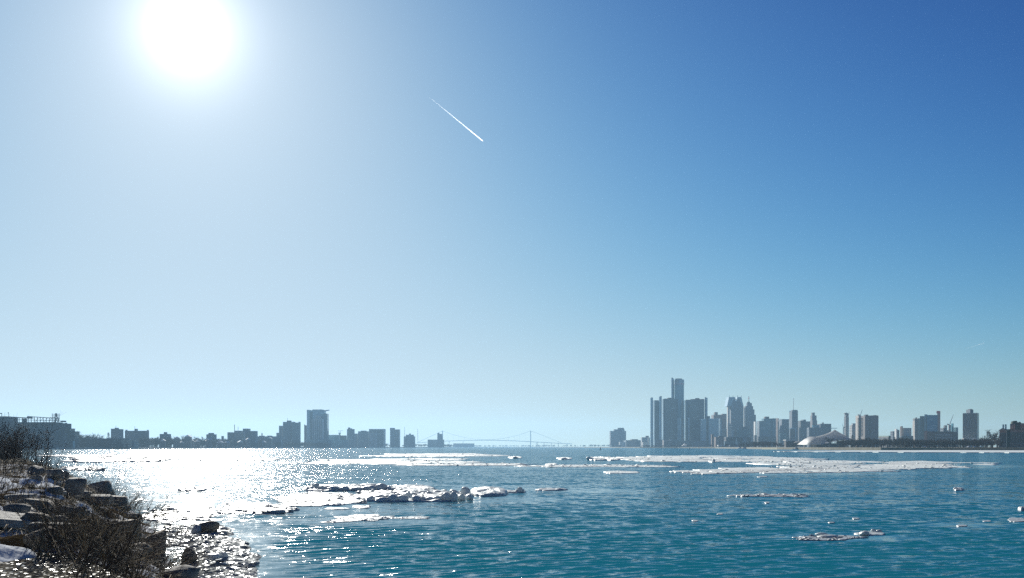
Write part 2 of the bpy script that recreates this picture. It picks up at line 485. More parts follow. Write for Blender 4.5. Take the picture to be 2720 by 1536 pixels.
class Bld:
    """one building: an empty at its base and tiers placed by what is seen of them"""
    def __init__(s, name, label, px, Y, cat='building', group=None, gz=GZ, ray=False):
        s.Y = Y; s.gz = gz; s.ray = ray
        s.e = empty(name, (WX(px, Y), Y, gz), label, cat, group)
    def span(s, p0, p1, Y, d):
        # silhouette edges: on the near side of the view axis the front corner shows, on the far side the rear one
        x0 = WX(p0, Y + d if p0 > CX else Y); x1 = WX(p1, Y if p1 > CX else Y + d)
        if x1 - x0 < 1.0:
            x0, x1 = WX(p0, Y), WX(p1, Y)
        return x0, x1
    def box(s, part, p0, p1, yt, mat, dY=0.0, d=25.0, yb=None, shape='box', win=None, cut=0.25):
        Y = s.Y + dY
        if shape == 'box' and s.ray: shape = 'ray'
        x0, x1 = s.span(p0, p1, Y, d)
        z1 = WZ(yt, Y); z0 = s.gz if yb is None else WZ(yb, Y)
        if shape == 'box': pts = [(x0, Y), (x1, Y), (x1, Y + d), (x0, Y + d)]
        elif shape == 'ray':      # walls splayed like a block turned to face the river bend
            x0, x1 = WX(p0, Y), WX(p1, Y)
            pts = [(x0, Y), (x1, Y), (WX(p1, Y + d), Y + d), (WX(p0, Y + d), Y + d)]
        elif shape == 'oct':
            c = cut * (x1 - x0); e = cut * d
            pts = [(x0 + c, Y), (x1 - c, Y), (x1, Y + e), (x1, Y + d - e), (x1 - c, Y + d), (x0 + c, Y + d), (x0, Y + d - e), (x0, Y + e)]
        elif shape == 'cyl':
            n = 28; r = (x1 - x0) / 2; cx = (x0 + x1) / 2
            pts = [(cx + r * math.cos(t * 2 * math.pi / n), Y + d / 2 + d / 2 * math.sin(t * 2 * math.pi / n)) for t in range(n)]
        elif shape == 'corner':      # two faces meeting at a front corner 'cut' of the way across
            xc = x0 + cut * (x1 - x0)
            pts = [(x0, Y + d * 0.45), (xc, Y), (x1, Y + d * 0.35), (x0 + x1 - xc, Y + d)]
        L = s.e.location
        o = prism(part, [(a - L.x, b - L.y) for a, b in pts], z0 - L.z, z1 - L.z, MATS[mat], s.e)
        if win: s.windows(o, pts, shape, x0, x1, Y, z0, z1, *win)
        return o
    def windows(s, o, pts, shape, x0, x1, Y, z0, z1, style, n, mat, fill=0.5, zlo=0.04, zhi=0.97):
        M = MATS[mat]; H = z1 - z0; za = z0 + zlo * H; zb = z0 + zhi * H
        faces = [((x0, Y), (x1, Y))]
        if shape == 'oct': faces = [(pts[7], pts[0]), (pts[0], pts[1]), (pts[1], pts[2])]
        if shape == 'corner': faces = [(pts[0], pts[1]), (pts[1], pts[2])]
        if shape == 'cyl': faces = [(pts[k], pts[k + 1]) for k in range(14, 27)]
        pr = s.e
        def put(name, a, b, u0, u1, q0, q1, proud=0.25):
            ax, ay = a; bx, by = b
            cx = ax + (bx - ax) * (u0 + u1) / 2; cyy = ay + (by - ay) * (u0 + u1) / 2
            ln = math.hypot(bx - ax, by - ay) * (u1 - u0)
            an = math.atan2(by - ay, bx - ax)
            nx, ny = math.sin(an), -math.cos(an)
            piece(name, M, pr, (cx + nx * proud / 2, cyy + ny * proud / 2, (q0 + q1) / 2), (ln, proud, q1 - q0), an)
        if style == 'band':
            st = (zb - za) / n
            if shape == 'cyl':
                return
            for a, b in faces:
                for k in range(n):
                    put('window_band', a, b, 0.02, 0.98, za + st * (k + 0.5 - fill / 2), za + st * (k + 0.5 + fill / 2))
        elif style == 'strip':
            for a, b in faces:
                st = 0.96 / n
                for k in range(n):
                    put('window_strip', a, b, 0.02 + st * (k + 0.5 - fill / 2), 0.02 + st * (k + 0.5 + fill / 2), za, zb)
        elif style == 'grid':
            nx, nz = n
            for a, b in faces[:1]:
                st = 0.94 / nx; sz = (zb - za) / nz
                for i in range(nx):
                    for k in range(nz):
                        put('window', a, b, 0.03 + st * (i + 0.5 - fill / 2), 0.03 + st * (i + 0.5 + fill / 2), za + sz * (k + 0.5 - fill / 2), za + sz * (k + 0.5 + fill / 2))
    def mast(s, part, px, y0, y1, w=0.8, mat='dark_metal', dY=8.0):
        Y = s.Y + dY
        a = P(px, y0, Y); b = P(px, y1, Y)
        piece(part, MATS[mat], s.e, (a + b) / 2, (w, w, abs(b.z - a.z)))
def beam(name, a, b, w, mat, parent):
    a = Vector(a); b = Vector(b); d = b - a
    o = piece(name, MATS[mat], parent, (a + b) / 2, (w, w, d.length), rot=d.to_track_quat('Z', 'Y').to_euler())
    return o

# ------------------------------------------------------------------ the skyline city
b = Bld('apartment_block', 'grey apartment block with stepped roof standing alone nearest the bridge', 1640, 4000)
b.box('main_block', 1619, 1663, 1145, 'concrete_grey', 0, 40, win=('strip', 9, 'glass_blue', .5))
b.box('upper_tier', 1629.5, 1659, 1140.8, 'concrete_grey', 6, 30); b.box('penthouse', 1640, 1657.5, 1136.7, 'facade_grey', 10, 20)
b = Bld('river_house', 'small white tower house at the water below the lone grey apartment block', 1622, 3650)
b.box('tower', 1619, 1622, 1180, 'white_paint', 0, 6); b.box('annex', 1622, 1650, 1182, 'facade_teal', 2, 20)
b = Bld('arena', 'broad low arena with flat dark roof cap', 1680, 3700)
b.box('hall', 1656, 1703, 1169.5, 'facade_grey', 0, 90, win=('strip', 12, 'glass_dark', .4)); b.box('stair_tower', 1644, 1662, 1174, 'concrete_pale', -12, 20); b.box('roof_cap', 1674, 1695, 1167, 'roof_dark', 20, 50, yb=1169.5)
b = Bld('office_block', 'pale blue office block with dark rooftop box beside the curved glass hall', 1712, 3500)
b.box('main_block', 1702, 1723, 1162, 'facade_pale', 0, 30, win=('band', 6, 'glass_blue', .5)); b.box('plant_room', 1714, 1723.5, 1158, 'roof_dark', 6, 18, yb=1162)
b = Bld('glass_hall', 'curved pale green glass hall at the foot of the dark towers', 1726, 3200)
b.box('drum', 1721.5, 1731, 1162.5, 'glass_pale', 0, 12, shape='cyl'); b.box('white_fin', 1721, 1723.5, 1161.5, 'white_paint', -1, 4); b.box('lobby', 1724, 1736, 1176, 'facade_teal', 3, 16)
b = Bld('terminal_shed', 'long white shed between the arena and the curved glass hall', 1714, 3150)
b.box('shed', 1706, 1722, 1175.6, 'white_paint', 0, 15, win=('strip', 5, 'glass_dark', .25, .1, .5)); b.box('roof', 1705.5, 1722.5, 1174.9, 'concrete_pale', -1, 17, yb=1175.6)
b = Bld('terminal_shed', 'white shed below the first pair of glass shafts', 1743, 3050)
b.box('shed', 1734, 1751, 1176.3, 'white_paint', 0, 15, win=('strip', 5, 'glass_dark', .25, .1, .5)); b.box('roof', 1733.5, 1751.5, 1175.6, 'concrete_pale', -1, 17, yb=1176.3)

# the cluster of dark glass towers round a tall round tower
b = Bld('round_tower', 'tallest round blue glass tower with logo crown and red band', 1800, 3060, 'tower')
b.box('shaft_cylinder', 1789.5, 1819, 1020.5, 'glass_teal', 0, 31, shape='cyl', yb=None)
b.box('crown', 1789, 1819.4, 1008, 'steel_blue', -0.5, 32, shape='cyl', yb=1019.3); b.box('roof_cap', 1792, 1813, 1005.6, 'dark_metal', 5, 20, shape='cyl', yb=1008)
b.box('red_band', 1788.8, 1819.6, 1019.2, 'red_paint', -0.7, 32.4, shape='cyl', yb=1020.4)
b.box('lift_shaft', 1782, 1789.6, 1005.5, 'steel_blue', 6, 12, win=('strip', 2, 'glass_dark', .35)); b.box('shaft_cap', 1783, 1787.5, 1003.5, 'dark_metal', 8, 6, yb=1005.5)
b.box('shaft_recess', 1787.6, 1790.5, 1008.5, 'glass_dark', 4, 5)
b.box('logo_panel', 1796.5, 1802.8, 1009.4, 'logo_blue', -0.9, 3, yb=1016)
for k in range(13):
    a = math.pi + math.pi * (k + .5) / 13
    cx = (WX(1789.5, 3060) + WX(1819, 3060)) / 2 ; r = (WX(1819, 3060) - WX(1789.5, 3091)) / 2
    piece('mullion', MATS['steel_blue'], b.e, (cx - 2.3 + r * math.cos(a), 3075.5 + 15.6 * math.sin(a), (GZ + WZ(1020.5, 3060)) / 2), (.7, .7, WZ(1020.5, 3060) - GZ), a)
b = Bld('dark_tower', 'wide dark glass tower with two pale shafts beside the round tower', 1770, 3000, 'tower')
b.box('front_body', 1757.5, 1801, 1060, 'glass_blue', 0, 38, shape='oct', cut=.12, win=('band', 38, 'glass_dark', .45)); b.box('mid_band', 1758, 1800.5, 1098, 'dark_metal', -0.6, 30, yb=1099.6)
b.box('set_back_body', 1734.5, 1750.5, 1063.5, 'glass_blue', 10, 30, win=('band', 37, 'glass_dark', .45)); b.box('roof_cap', 1772, 1789.5, 1056.7, 'brick_brown', 8, 20, yb=1060); b.box('roof_edge', 1761, 1797, 1059, 'brick_brown', 4, 30, yb=1060)
b.box('lift_shaft', 1726.5, 1735, 1057.5, 'steel_blue', 6, 12, shape='oct'); b.box('lift_shaft', 1749.5, 1758, 1053.8, 'steel_blue', -4, 12, shape='oct')
b.box('glass_shaft', 1727.8, 1731, 1062, 'glass_pale', 4.2, 3); b.box('glass_shaft', 1750.8, 1754, 1058, 'glass_pale', -5.4, 3)
b.box('shaft_cap', 1729, 1734, 1056, 'dark_metal', 8, 6, yb=1057.5); b.box('shaft_cap', 1753, 1758, 1052.6, 'dark_metal', -2, 6, yb=1053.8)
b = Bld('dark_tower', 'dark glass tower with one pale corner shaft on the lighthouse side', 1850, 2980, 'tower')
b.box('front_body', 1819.2, 1871.5, 1063, 'glass_blue', 6, 38, shape='oct', cut=.14, win=('band', 37, 'glass_dark', .45)); b.box('mid_band', 1827, 1865, 1098, 'dark_metal', 5, 20, yb=1099.6)
b.box('roof_cap', 1846, 1858, 1057.8, 'brick_brown', 14, 18, yb=1060.5); b.box('roof_edge', 1833, 1870.5, 1060.3, 'red_paint', 10, 28, yb=1061.3); b.box('parapet', 1832, 1871, 1061.3, 'brick_brown', 9, 30, yb=1063); b.box('parapet', 1820, 1832, 1062.2, 'brick_brown', 8, 20, yb=1063)
b.box('lift_shaft', 1871, 1880, 1056.6, 'steel_blue', 8, 12, shape='oct'); b.box('shaft_cap', 1872, 1876, 1055.2, 'dark_metal', 10, 6, yb=1056.6)
b.box('glass_shaft', 1815, 1818.6, 1063.3, 'glass_pale', 0, 7); b.box('shaft_recess', 1809.8, 1815, 1063.5, 'glass_dark', 4, 12)
b.box('low_shaft', 1799.5, 1802.3, 1111, 'glass_pale', -6, 4, yb=1168); b.box('low_shaft', 1804, 1808.4, 1109.5, 'glass_pale', -6, 6, yb=1165); b.box('low_shaft', 1827.5, 1831.6, 1109.5, 'glass_pale', 1, 6, yb=1168)
b = Bld('glass_office', 'narrow pale ribbed glass office against the dark tower', 1868, 2900, 'tower')
b.box('main_block', 1860, 1876, 1113, 'glass_pale', 0, 20, win=('band', 19, 'glass_teal', .35)); b.box('base', 1860, 1876, 1172, 'facade_dark', -2, 20); b.box('rear_core', 1875, 1886, 1105.5, 'dark_metal', 25, 10)
b = Bld('glass_office', 'broad pale ribbed glass office with darker side face', 1897, 2900, 'tower')
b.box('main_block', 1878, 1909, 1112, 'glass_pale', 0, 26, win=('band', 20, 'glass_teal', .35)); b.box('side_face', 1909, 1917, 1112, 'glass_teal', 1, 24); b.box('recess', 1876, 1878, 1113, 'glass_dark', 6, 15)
b = Bld('podium', 'long dark podium under the cluster of glass towers', 1810, 2900)
b.box('main_block', 1785, 1876, 1171, 'facade_blue', 0, 40, win=('band', 3, 'glass_dark', .4)); b.box('upper_block', 1735, 1800, 1168, 'facade_blue', 22, 30); b.box('terrace', 1836, 1878, 1173.5, 'facade_blue', -16, 14, win=('band', 3, 'glass_pale', .15))
b = Bld('brick_office', 'flat mauve brick office block at the foot of the dark tower', 1772, 2820)
b.box('main_block', 1759.5, 1785, 1170.5, 'stone_warm', 0, 25, win=('band', 5, 'glass_dark', .3)); b.box('roof_edge', 1759, 1785.5, 1169.3, 'concrete_pale', -1, 27, yb=1170.5); b.box('vent', 1778.5, 1781.5, 1168, 'white_paint', 3, 5, yb=1169.3)
# white peaked tent
def peak_tent(name, label, spots, Y, ybase):
    e = empty(name, (WX(spots[0][0], Y), Y, GZ), label, 'tent')
    for px, yt, hw in spots:
        x = WX(px, Y); r = hw / F * Y; zt = WZ(yt, Y); zb = WZ(ybase, Y); n = 14; rings = 5
        v = []; f = []
        for k in range(rings):
            t = k / (rings - 1); rr = r * (0.03 + 0.97 * t ** 1.5); z = zt + (zb - zt) * t
            for i in range(n):
                a = i * 2 * math.pi / n; rp = rr * (1 + .08 * t * math.cos(a * 5))
                v.append((x + rp * math.cos(a) - e.location.x, rp * math.sin(a), z - GZ))
        for k in range(rings - 1):
            for i in range(n):
                f.append((k * n + i, k * n + (i + 1) % n, (k + 1) * n + (i + 1) % n, (k + 1) * n + i))
        f.append(tuple(range(n)))
        mesh_obj('canopy', v, f, MATS['canvas_white'], e, smooth=True)
        piece('pole', MATS['dark_metal'], e, (x, Y, (GZ + zt) / 2), (.3, .3, zt - GZ))
    return e
peak_tent('peaked_tent', 'white peaked fabric tent in front of the dark glass towers', [(1818, 1176, 5.5), (1822.5, 1179, 3.5), (1814, 1180.5, 4)], 2700, 1185)
# buildings right of the cluster
b = Bld('brown_tower', 'brown tower with boxy roof plant behind the ribbed glass offices', 1905, 3250, 'tower')
b.box('main_block', 1889, 1930, 1102, 'facade_brick', 0, 40); b.box('plant_room', 1896, 1906.5, 1095, 'brick_brown', 8, 20, yb=1102); b.box('plant_room', 1916, 1930, 1099.5, 'brick_brown', 12, 18, yb=1102); b.box('rear_block', 1913, 1932, 1140, 'facade_warm', -20, 15)
# gothic twin-gabled tower
b = Bld('gabled_tower', 'slate tower with twin steep gables and small spires', 1952, 3150, 'tower')
b.box('main_block', 1934, 1975, 1079, 'concrete_grey', 0, 45, win=('strip', 11, 'glass_blue', .45)); b.box('sunlit_corner', 1930.8, 1938, 1076, 'stone_light', 3, 14, win=('band', 24, 'glass_blue', .4))  # sunlit_corner: sunlight on the left face put in as pale stone
def gable(b, part, pa, pb, yb_, pc, pd, yt, dY, d, mat):
    """trapezoid gable with flat ridge, seen front on"""
    Y = b.Y + dY; L = b.e.location
    q = [(WX(pa, Y), WZ(yb_, Y)), (WX(pb, Y), WZ(yb_, Y)), (WX(pd, Y), WZ(yt, Y)), (WX(pc, Y), WZ(yt, Y))]
    v = [(x - L.x, Y - L.y, z - L.z) for x, z in q] + [((x * (Y + d) / Y if b.ray else x) - L.x, Y + d - L.y, z - L.z) for x, z in q]
    return mesh_obj(part, v, [(0, 1, 2, 3), (7, 6, 5, 4), (0, 4, 5, 1), (1, 5, 6, 2), (2, 6, 7, 3), (3, 7, 4, 0)], MATS[mat], b.e)
gable(b, 'gable_roof', 1931.5, 1957, 1079, 1936.3, 1953, 1055, .6, 40, 'steel_blue'); gable(b, 'gable_roof', 1953.5, 1975, 1079, 1958.5, 1969.5, 1055, 1.4, 40, 'steel_blue')
gable(b, 'gable_face', 1942, 1956, 1078.5, 1951, 1952.8, 1059, -.4, 2, 'concrete_grey'); gable(b, 'gable_face', 1957, 1972, 1078.5, 1959.5, 1963, 1059, -.6, 2, 'concrete_grey')
for px in (1937, 1947, 1959.3, 1968.8): b.mast('spire', px, 1056, 1050.5, 1.0)
b.box('low_wing', 1931, 1945, 1125, 'stone_light', -6, 8, win=('band', 8, 'glass_blue', .4))
# art-deco stepped tower with a spire
b = Bld('stepped_tower', 'stepped art deco tower with spire and round top', 1990, 3300, 'tower')
b.box('base_block', 1976, 2008.5, 1117, 'facade_grey', 0, 40); b.box('main_shaft', 1978, 2007.8, 1102, 'concrete_grey', 4, 30, win=('strip', 9, 'glass_blue', .4)); b.box('upper_shaft', 1979, 2004, 1088, 'concrete_grey', 7, 25); b.box('shoulder', 1976.3, 1984, 1079, 'stone_warm', 5, 20, win=('strip', 3, 'glass_blue', .4))
b.box('upper_shaft', 1980, 2000.5, 1079, 'concrete_grey', 9, 21, win=('strip', 6, 'glass_blue', .4)); b.box('crown', 1981.5, 1997, 1070.5, 'facade_grey', 11, 16); b.box('round_top', 1984, 1993, 1067.6, 'dark_metal', 13, 10, shape='cyl', yb=1070.5)
b.mast('spire', 1989, 1068, 1053, 1.6, dY=18); b.mast('beacon', 1989, 1060, 1056.5, 2.6, 'red_paint', dY=17); b.box('sunlit_wall', 1975.5, 1980.5, 1083, 'stone_light', 1, 4)  # sunlit_wall: pale sheet colours in the sun on the left face
# low and mid blocks in front of them
b = Bld('striped_office', 'slim white striped office between the stepped tower and teal apartments', 2005, 2950)
b.box('main_block', 2002, 2009, 1120, 'white_paint', 0, 20, yb=1156, win=('band', 12, 'glass_dark', .42)); b.box('base', 2001, 2010, 1156, 'facade_dark', 1, 18)
b = Bld('white_office', 'small white gridded office at the foot of the gabled tower', 1947, 2800)
b.box('main_block', 1943.5, 1950, 1144, 'white_paint', 0, 14, win=('grid', (2, 9), 'glass_blue', .55))
b = Bld('ribbed_block', 'dark ribbed office block at the foot of the gabled tower', 1972, 2780)
b.box('main_block', 1951, 1993, 1140, 'facade_dark', 0, 30, win=('strip', 14, 'glass_teal', .4)); b.box('upper_tier', 1962, 1985, 1134, 'facade_warm', 8, 15)
b = Bld('chimney_block', 'narrow brown brick tower standing before the ribbed glass offices', 1892, 2450)
b.box('main_block', 1888.5, 1896, 1154.5, 'brick_brown', 0, 10, win=('strip', 2, 'glass_dark', .2)); b.box('cap', 1888, 1896.4, 1153.6, 'roof_dark', -.5, 11, yb=1154.5)
b = Bld('gridded_apartments', 'mauve apartment house with a grid of white balconies', 1909, 2400)
b.box('main_block', 1896.5, 1922.5, 1161, 'brick_brown', 0, 22, win=('grid', (8, 6), 'concrete_pale', .5)); b.box('plant_room', 1907, 1921, 1159, 'roof_dark', 5, 10, yb=1161)
b = Bld('dark_office', 'long dark flat-roofed office behind the pale lighthouse', 1948, 2350)
b.box('main_block', 1923, 1994, 1161.5, 'facade_dark', 0, 25, win=('grid', (12, 4), 'glass_dark', .5)); b.box('white_windows', 1972.5, 1984, 1162.5, 'concrete_grey', -1, 2, yb=1175, win=('grid', (3, 4), 'white_paint', .5)); b.box('low_front', 1923, 1965, 1172, 'facade_blue', -14, 10)
b = Bld('boat_shed', 'low white boat shed beside the pale lighthouse', 1924, 2180)
b.box('shed', 1906, 1936, 1185.6, 'facade_blue', 0, 12); b.box('roof', 1904.5, 1937, 1182.3, 'white_paint', -1, 14, yb=1185.6); b.box('annex', 1936, 1943, 1182.6, 'facade_pale', 2, 8)
b = Bld('lighthouse', 'pale blue tapering lighthouse tower at the water', 1956, 2050, 'lighthouse')
def taper(b, part, p0, p1, q0, q1, yb_, yt, mat, d=6.0, dY=0.0, n=8):
    Y = b.Y + dY; L = b.e.location
    c0 = WX((p0 + p1) / 2, Y); r0 = (p1 - p0) / 2 / F * Y; c1 = WX((q0 + q1) / 2, Y); r1 = (q1 - q0) / 2 / F * Y
    za, zb = WZ(yb_, Y) - L.z, WZ(yt, Y) - L.z
    v = [(c0 - L.x + r0 * math.cos(i * 2 * math.pi / n), r0 * math.sin(i * 2 * math.pi / n), za) for i in range(n)] + [(c1 - L.x + r1 * math.cos(i * 2 * math.pi / n), r1 * math.sin(i * 2 * math.pi / n), zb) for i in range(n)]
    f = [(i, (i + 1) % n, n + (i + 1) % n, n + i) for i in range(n)] + [tuple(range(n, 2 * n)), tuple(range(n - 1, -1, -1))]
    return mesh_obj(part, v, f, MATS[mat], b.e)
taper(b, 'tower', 1952, 1960, 1954.3, 1957.7, 1190, 1168.5, 'glass_pale'); taper(b, 'lantern', 1954.6, 1957.4, 1954.9, 1957.1, 1168.5, 1166.6, 'glass_teal'); taper(b, 'roof', 1954.2, 1957.8, 1955.8, 1956.2, 1166.6, 1165.2, 'green_copper')
taper(b, 'gallery', 1953.6, 1958.4, 1953.6, 1958.4, 1169.0, 1168.5, 'white_paint')
# teal apartments and neighbours
b = Bld('teal_apartments', 'wide stepped apartment slab with teal glass strips', 2040, 2850, 'building')
b.box('low_wing', 2010, 2030, 1118.5, 'facade_grey', 6, 30, win=('strip', 5, 'glass_teal', .5)); b.box('centre_wing', 2023, 2050, 1112, 'facade_teal', 10, 25, win=('strip', 5, 'glass_teal', .5)); b.box('plant_room', 2029, 2043, 1107, 'brick_brown', 14, 15, yb=1112); b.box('tall_wing', 2045, 2061, 1111.5, 'facade_teal', 4, 28, win=('strip', 4, 'glass_teal', .5)); b.box('blank_wall', 2061, 2069, 1111, 'brick_brown', 3, 28)
b.box('podium', 2010, 2062, 1160, 'facade_dark', -10, 18)
b = Bld('flat_office', 'flat slate office slab between the teal apartments and antenna tower', 2083, 2950)
b.box('main_block', 2069.5, 2096, 1114.5, 'concrete_grey', 0, 30, win=('strip', 8, 'glass_blue', .5)); b.box('parapet', 2069, 2096.5, 1113.6, 'steel_blue', -1, 32, yb=1114.5); b.box('front_wing', 2070, 2090, 1150, 'facade_teal', -14, 12)
b = Bld('antenna_tower', 'slate tower with toothed crown and thin antenna', 2108, 2850, 'tower')
b.box('main_shaft', 2096.5, 2119.5, 1092, 'concrete_grey', 0, 28, win=('strip', 7, 'glass_blue', .45)); b.box('crown', 2100, 2118.5, 1089, 'facade_grey', 3, 20, yb=1092, win=('strip', 7, 'glass_dark', .4)); b.box('tooth', 2096.2, 2099, 1091, 'steel_blue', -1, 5, yb=1095); b.mast('antenna', 2107.6, 1089, 1057, .9, 'concrete_pale', 10)
b.box('front_frame', 2096, 2114, 1137, 'steel_blue', -26, 16); b.box('front_infill', 2098, 2112, 1140, 'brick_brown', -27, 2)
b = Bld('dark_slab', 'dark flat slab beside the antenna tower', 2130, 2900)
b.box('main_block', 2119.5, 2134, 1117.5, 'facade_dark', 0, 28, win=('strip', 4, 'glass_blue', .5)); b.box('plant_room', 2128, 2141, 1115, 'facade_grey', 4, 20); b.box('low_wing', 2133, 2152, 1119.6, 'facade_warm', 10, 24)
b = Bld('red_stone_tower', 'brown stone tower stepping in towards its small top', 2160, 3000, 'tower')
b.box('main_shaft', 2152, 2170.5, 1117, 'stone_warm', 0, 24, win=('strip', 5, 'glass_blue', .4)); b.box('upper_shaft', 2152.5, 2169, 1104, 'stone_warm', 3, 18, win=('strip', 5, 'glass_blue', .4)); b.box('top', 2155, 2164.5, 1096.8, 'stone_warm', 6, 10); b.box('cornice', 2154.5, 2165, 1096.2, 'brick_brown', 5.5, 11, yb=1097)
b = Bld('long_office', 'long low slate office with curved parapet behind the white amphitheatre', 2185, 2600)
b.box('rear_block', 2170, 2208, 1126, 'concrete_grey', 20, 30, win=('band', 6, 'glass_dark', .4)); b.box('front_block', 2143, 2200, 1136, 'facade_grey', 0, 20); b.box('glass_bay', 2157, 2177, 1129, 'glass_teal', 10, 9); b.box('vent', 2183, 2188, 1122.5, 'dark_metal', 30, 6, yb=1126); b.box('canopy', 2198, 2224, 1137, 'steel_blue', 6, 8, yb=1138.4)
b = Bld('slender_tower', 'slender dark tower with pointed gable roof', 2249, 2600, 'tower')
b.box('main_shaft', 2242, 2254.8, 1107, 'facade_warm', 0, 16, win=('strip', 3, 'glass_dark', .35)); b.box('upper_shaft', 2243, 2254, 1099, 'facade_warm', 2, 13); gable(b, 'roof', 2243.2, 2254, 1099, 2247.5, 2249.5, 1096.5, 2.4, 11, 'roof_dark')
b = Bld('pale_block', 'small pale grey block between slender tower and striped slab', 2264, 2300)
b.box('main_block', 2256, 2274, 1130, 'facade_pale', 0, 18); b.box('upper_tier', 2261, 2273, 1125, 'facade_pale', 4, 10)
b = Bld('striped_slab', 'large mauve slab with white balcony stripes down one end', 2305, 2000, 'building')
b.box('blank_wall', 2287.5, 2333.5, 1104, 'stone_warm', 0, 22, win=('strip', 1, 'stone_warm', .1)); b.box('seam', 2309, 2312.5, 1110, 'glass_dark', -.5, 2, yb=1160); b.box('plant_room', 2295, 2306, 1101.5, 'roof_dark', 6, 10, yb=1104); b.box('plant_room', 2318, 2328, 1103, 'roof_dark', 6, 10, yb=1104)
b.box('balcony_end', 2272.5, 2287.5, 1104, 'stone_light', 1, 18); 
for k in range(14):
    Yk = 2000 + .6; zt = WZ(1111 + k * 3.55, Yk); zb2 = WZ(1113.1 + k * 3.55, Yk)
    piece('window_band', MATS['glass_dark'], b.e, ((WX(2272.6, 2019) + WX(2287.5, 2000)) / 2 + .8, Yk, (zt + zb2) / 2), (10.0, .8, zt - zb2))
b = Bld('green_roof_hall', 'low hall with pale green roof beside the striped slab', 2350, 1500)
b.box('hall', 2334, 2366, 1160, 'facade_dark', 0, 40); b.box('roof', 2333.5, 2366, 1157.5, 'green_copper', -1, 42, yb=1160)
# eastern group
b = Bld('small_block', 'plain grey block at the low end of the eastern group', 2370, 2200)
b.box('main_block', 2365, 2376.5, 1146.5, 'facade_grey', 0, 15); b.box('parapet', 2364.8, 2376.7, 1145.8, 'roof_dark', -.5, 16, yb=1146.5)
b = Bld('small_block', 'grey block with white sunlit edge beside plain grey one', 2382, 2100)
b.box('main_block', 2379, 2389, 1142, 'facade_grey', 0, 14); b.box('sunlit_tower', 2376, 2384, 1139.5, 'white_paint', 3, 10)  # white box stands in for sunlight on the left edge
b = Bld('twin_block', 'pale block with brown corner turret in the eastern group', 2405, 2150)
b.box('main_block', 2393, 2421, 1137, 'facade_pale', 0, 18); b.box('turret', 2390.5, 2398, 1132.5, 'brick_brown', 3, 9); b.box('low_wing', 2390, 2426, 1158, 'facade_dark', -10, 9)
b = Bld('mauve_tower', 'mauve tower with pale sunlit side before the teal tower', 2434, 2250, 'tower')
b.box('main_shaft', 2429, 2443.5, 1111.5, 'facade_warm', 0, 18); b.box('sunlit_side', 2424, 2431, 1118, 'stone_light', 4, 12); b.box('upper_tier', 2425, 2437, 1112, 'stone_warm', 5, 10); b.box('cap', 2431, 2436, 1109, 'roof_dark', 7, 6, yb=1112)  # sunlit_side: the sun's brightness is put into the paler stone colour
b = Bld('banner_tower', 'teal glass tower with blue banner face and red-topped shaft', 2470, 2200, 'tower', ray=True)
b.box('dark_wing', 2443.5, 2456, 1105.5, 'glass_blue', 2, 20, win=('strip', 2, 'glass_dark', .4)); b.box('corner_wing', 2455.5, 2463.5, 1101, 'steel_blue', 4, 16); b.box('main_block', 2462, 2490.5, 1102.5, 'glass_teal', 1, 22); b.box('banner', 2463, 2490, 1105, 'mural_blue', -.2, 1.4, yb=1150)
for (pa, pb, y) in ((2469, 2480, 1113.2), (2475.5, 2488, 1130), (2470, 2482.5, 1139)):
    b.box('banner_lettering', pa, pb, y - .5, 'white_paint', -.7, .45, yb=y + .5)
b.box('red_shaft', 2489.5, 2497.7, 1092.3, 'brick_red', 3, 12); b.box('red_cap', 2487.6, 2497.9, 1091.9, 'red_paint', 2, 14, yb=1098)
b = Bld('rooftop_cluster', 'small pale blocks with blue glass one behind the brick hall', 2520, 2000)
b.box('grey_block', 2498, 2513, 1137, 'facade_grey', 6, 14); b.box('dark_block', 2506.5, 2515.5, 1130, 'facade_dark', 10, 8); b.box('pale_block', 2512, 2526, 1143, 'facade_pale', 0, 8); b.box('pale_tower', 2518.5, 2526, 1129, 'concrete_pale', 12, 7); b.box('glass_tower', 2526.5, 2533, 1125, 'glass_teal', 8, 8); b.box('glass_block', 2533, 2545, 1135.5, 'facade_teal', 6, 12)
b = Bld('brick_hall', 'brown brick hall with rows of pale windows below the teal tower', 2500, 1750, ray=True)
b.box('blank_end', 2455, 2464, 1145, 'brick_red', 1, 16); b.box('dark_wing', 2463, 2482, 1146, 'brick_brown', 0, 18); b.box('window_wing', 2482, 2531, 1148, 'brick_brown', 2, 18, win=('grid', (11, 5), 'concrete_pale', .5, .02, .9)); b.box('dark_end', 2530.5, 2545, 1147, 'facade_dark', 1, 18); b.box('roof_edge', 2480, 2532, 1146.8, 'roof_dark', 1.4, 19, yb=1148)
b = Bld('slab_tower', 'big grey slab tower with lined front and dark blue side', 2575, 1600, 'tower')
b.box('main_block', 2543.5, 2609, 1097, 'concrete_pale', 0, 34, shape='corner', cut=.655)
L = b.e.location; Yc = 1600.0; D = 34.0
xl, xr = b.span(2543.5, 2609, Yc, D); xc = xl + .655 * (xr - xl)
ang = math.atan2(Yc - (Yc + D * .45), xc - xl); ln = math.hypot(xc - xl, D * .45)
for k in range(27):
    z = WZ(1097, Yc) - 1.2 - k * 1.357
    piece('window_band', MATS['glass_dark'], b.e, ((xl + xc) / 2 + math.sin(ang) * .12, Yc + D * .225 - math.cos(ang) * .12, z - .3), (ln * .96, .5, .55), ang)
ang2 = math.atan2(D * .35, xr - xc); ln2 = math.hypot(xr - xc, D * .35)
for u0, u1 in ((.02, .45), (.53, .97)):
    u = (u0 + u1) / 2
    piece('glass_face', MATS['glass_blue'], b.e, (xc + u * (xr - xc) + math.sin(ang2) * .1, Yc + u * D * .35 - math.cos(ang2) * .1, (GZ + WZ(1098, Yc)) / 2), (ln2 * (u1 - u0), .5, WZ(1098, Yc) - GZ), ang2)
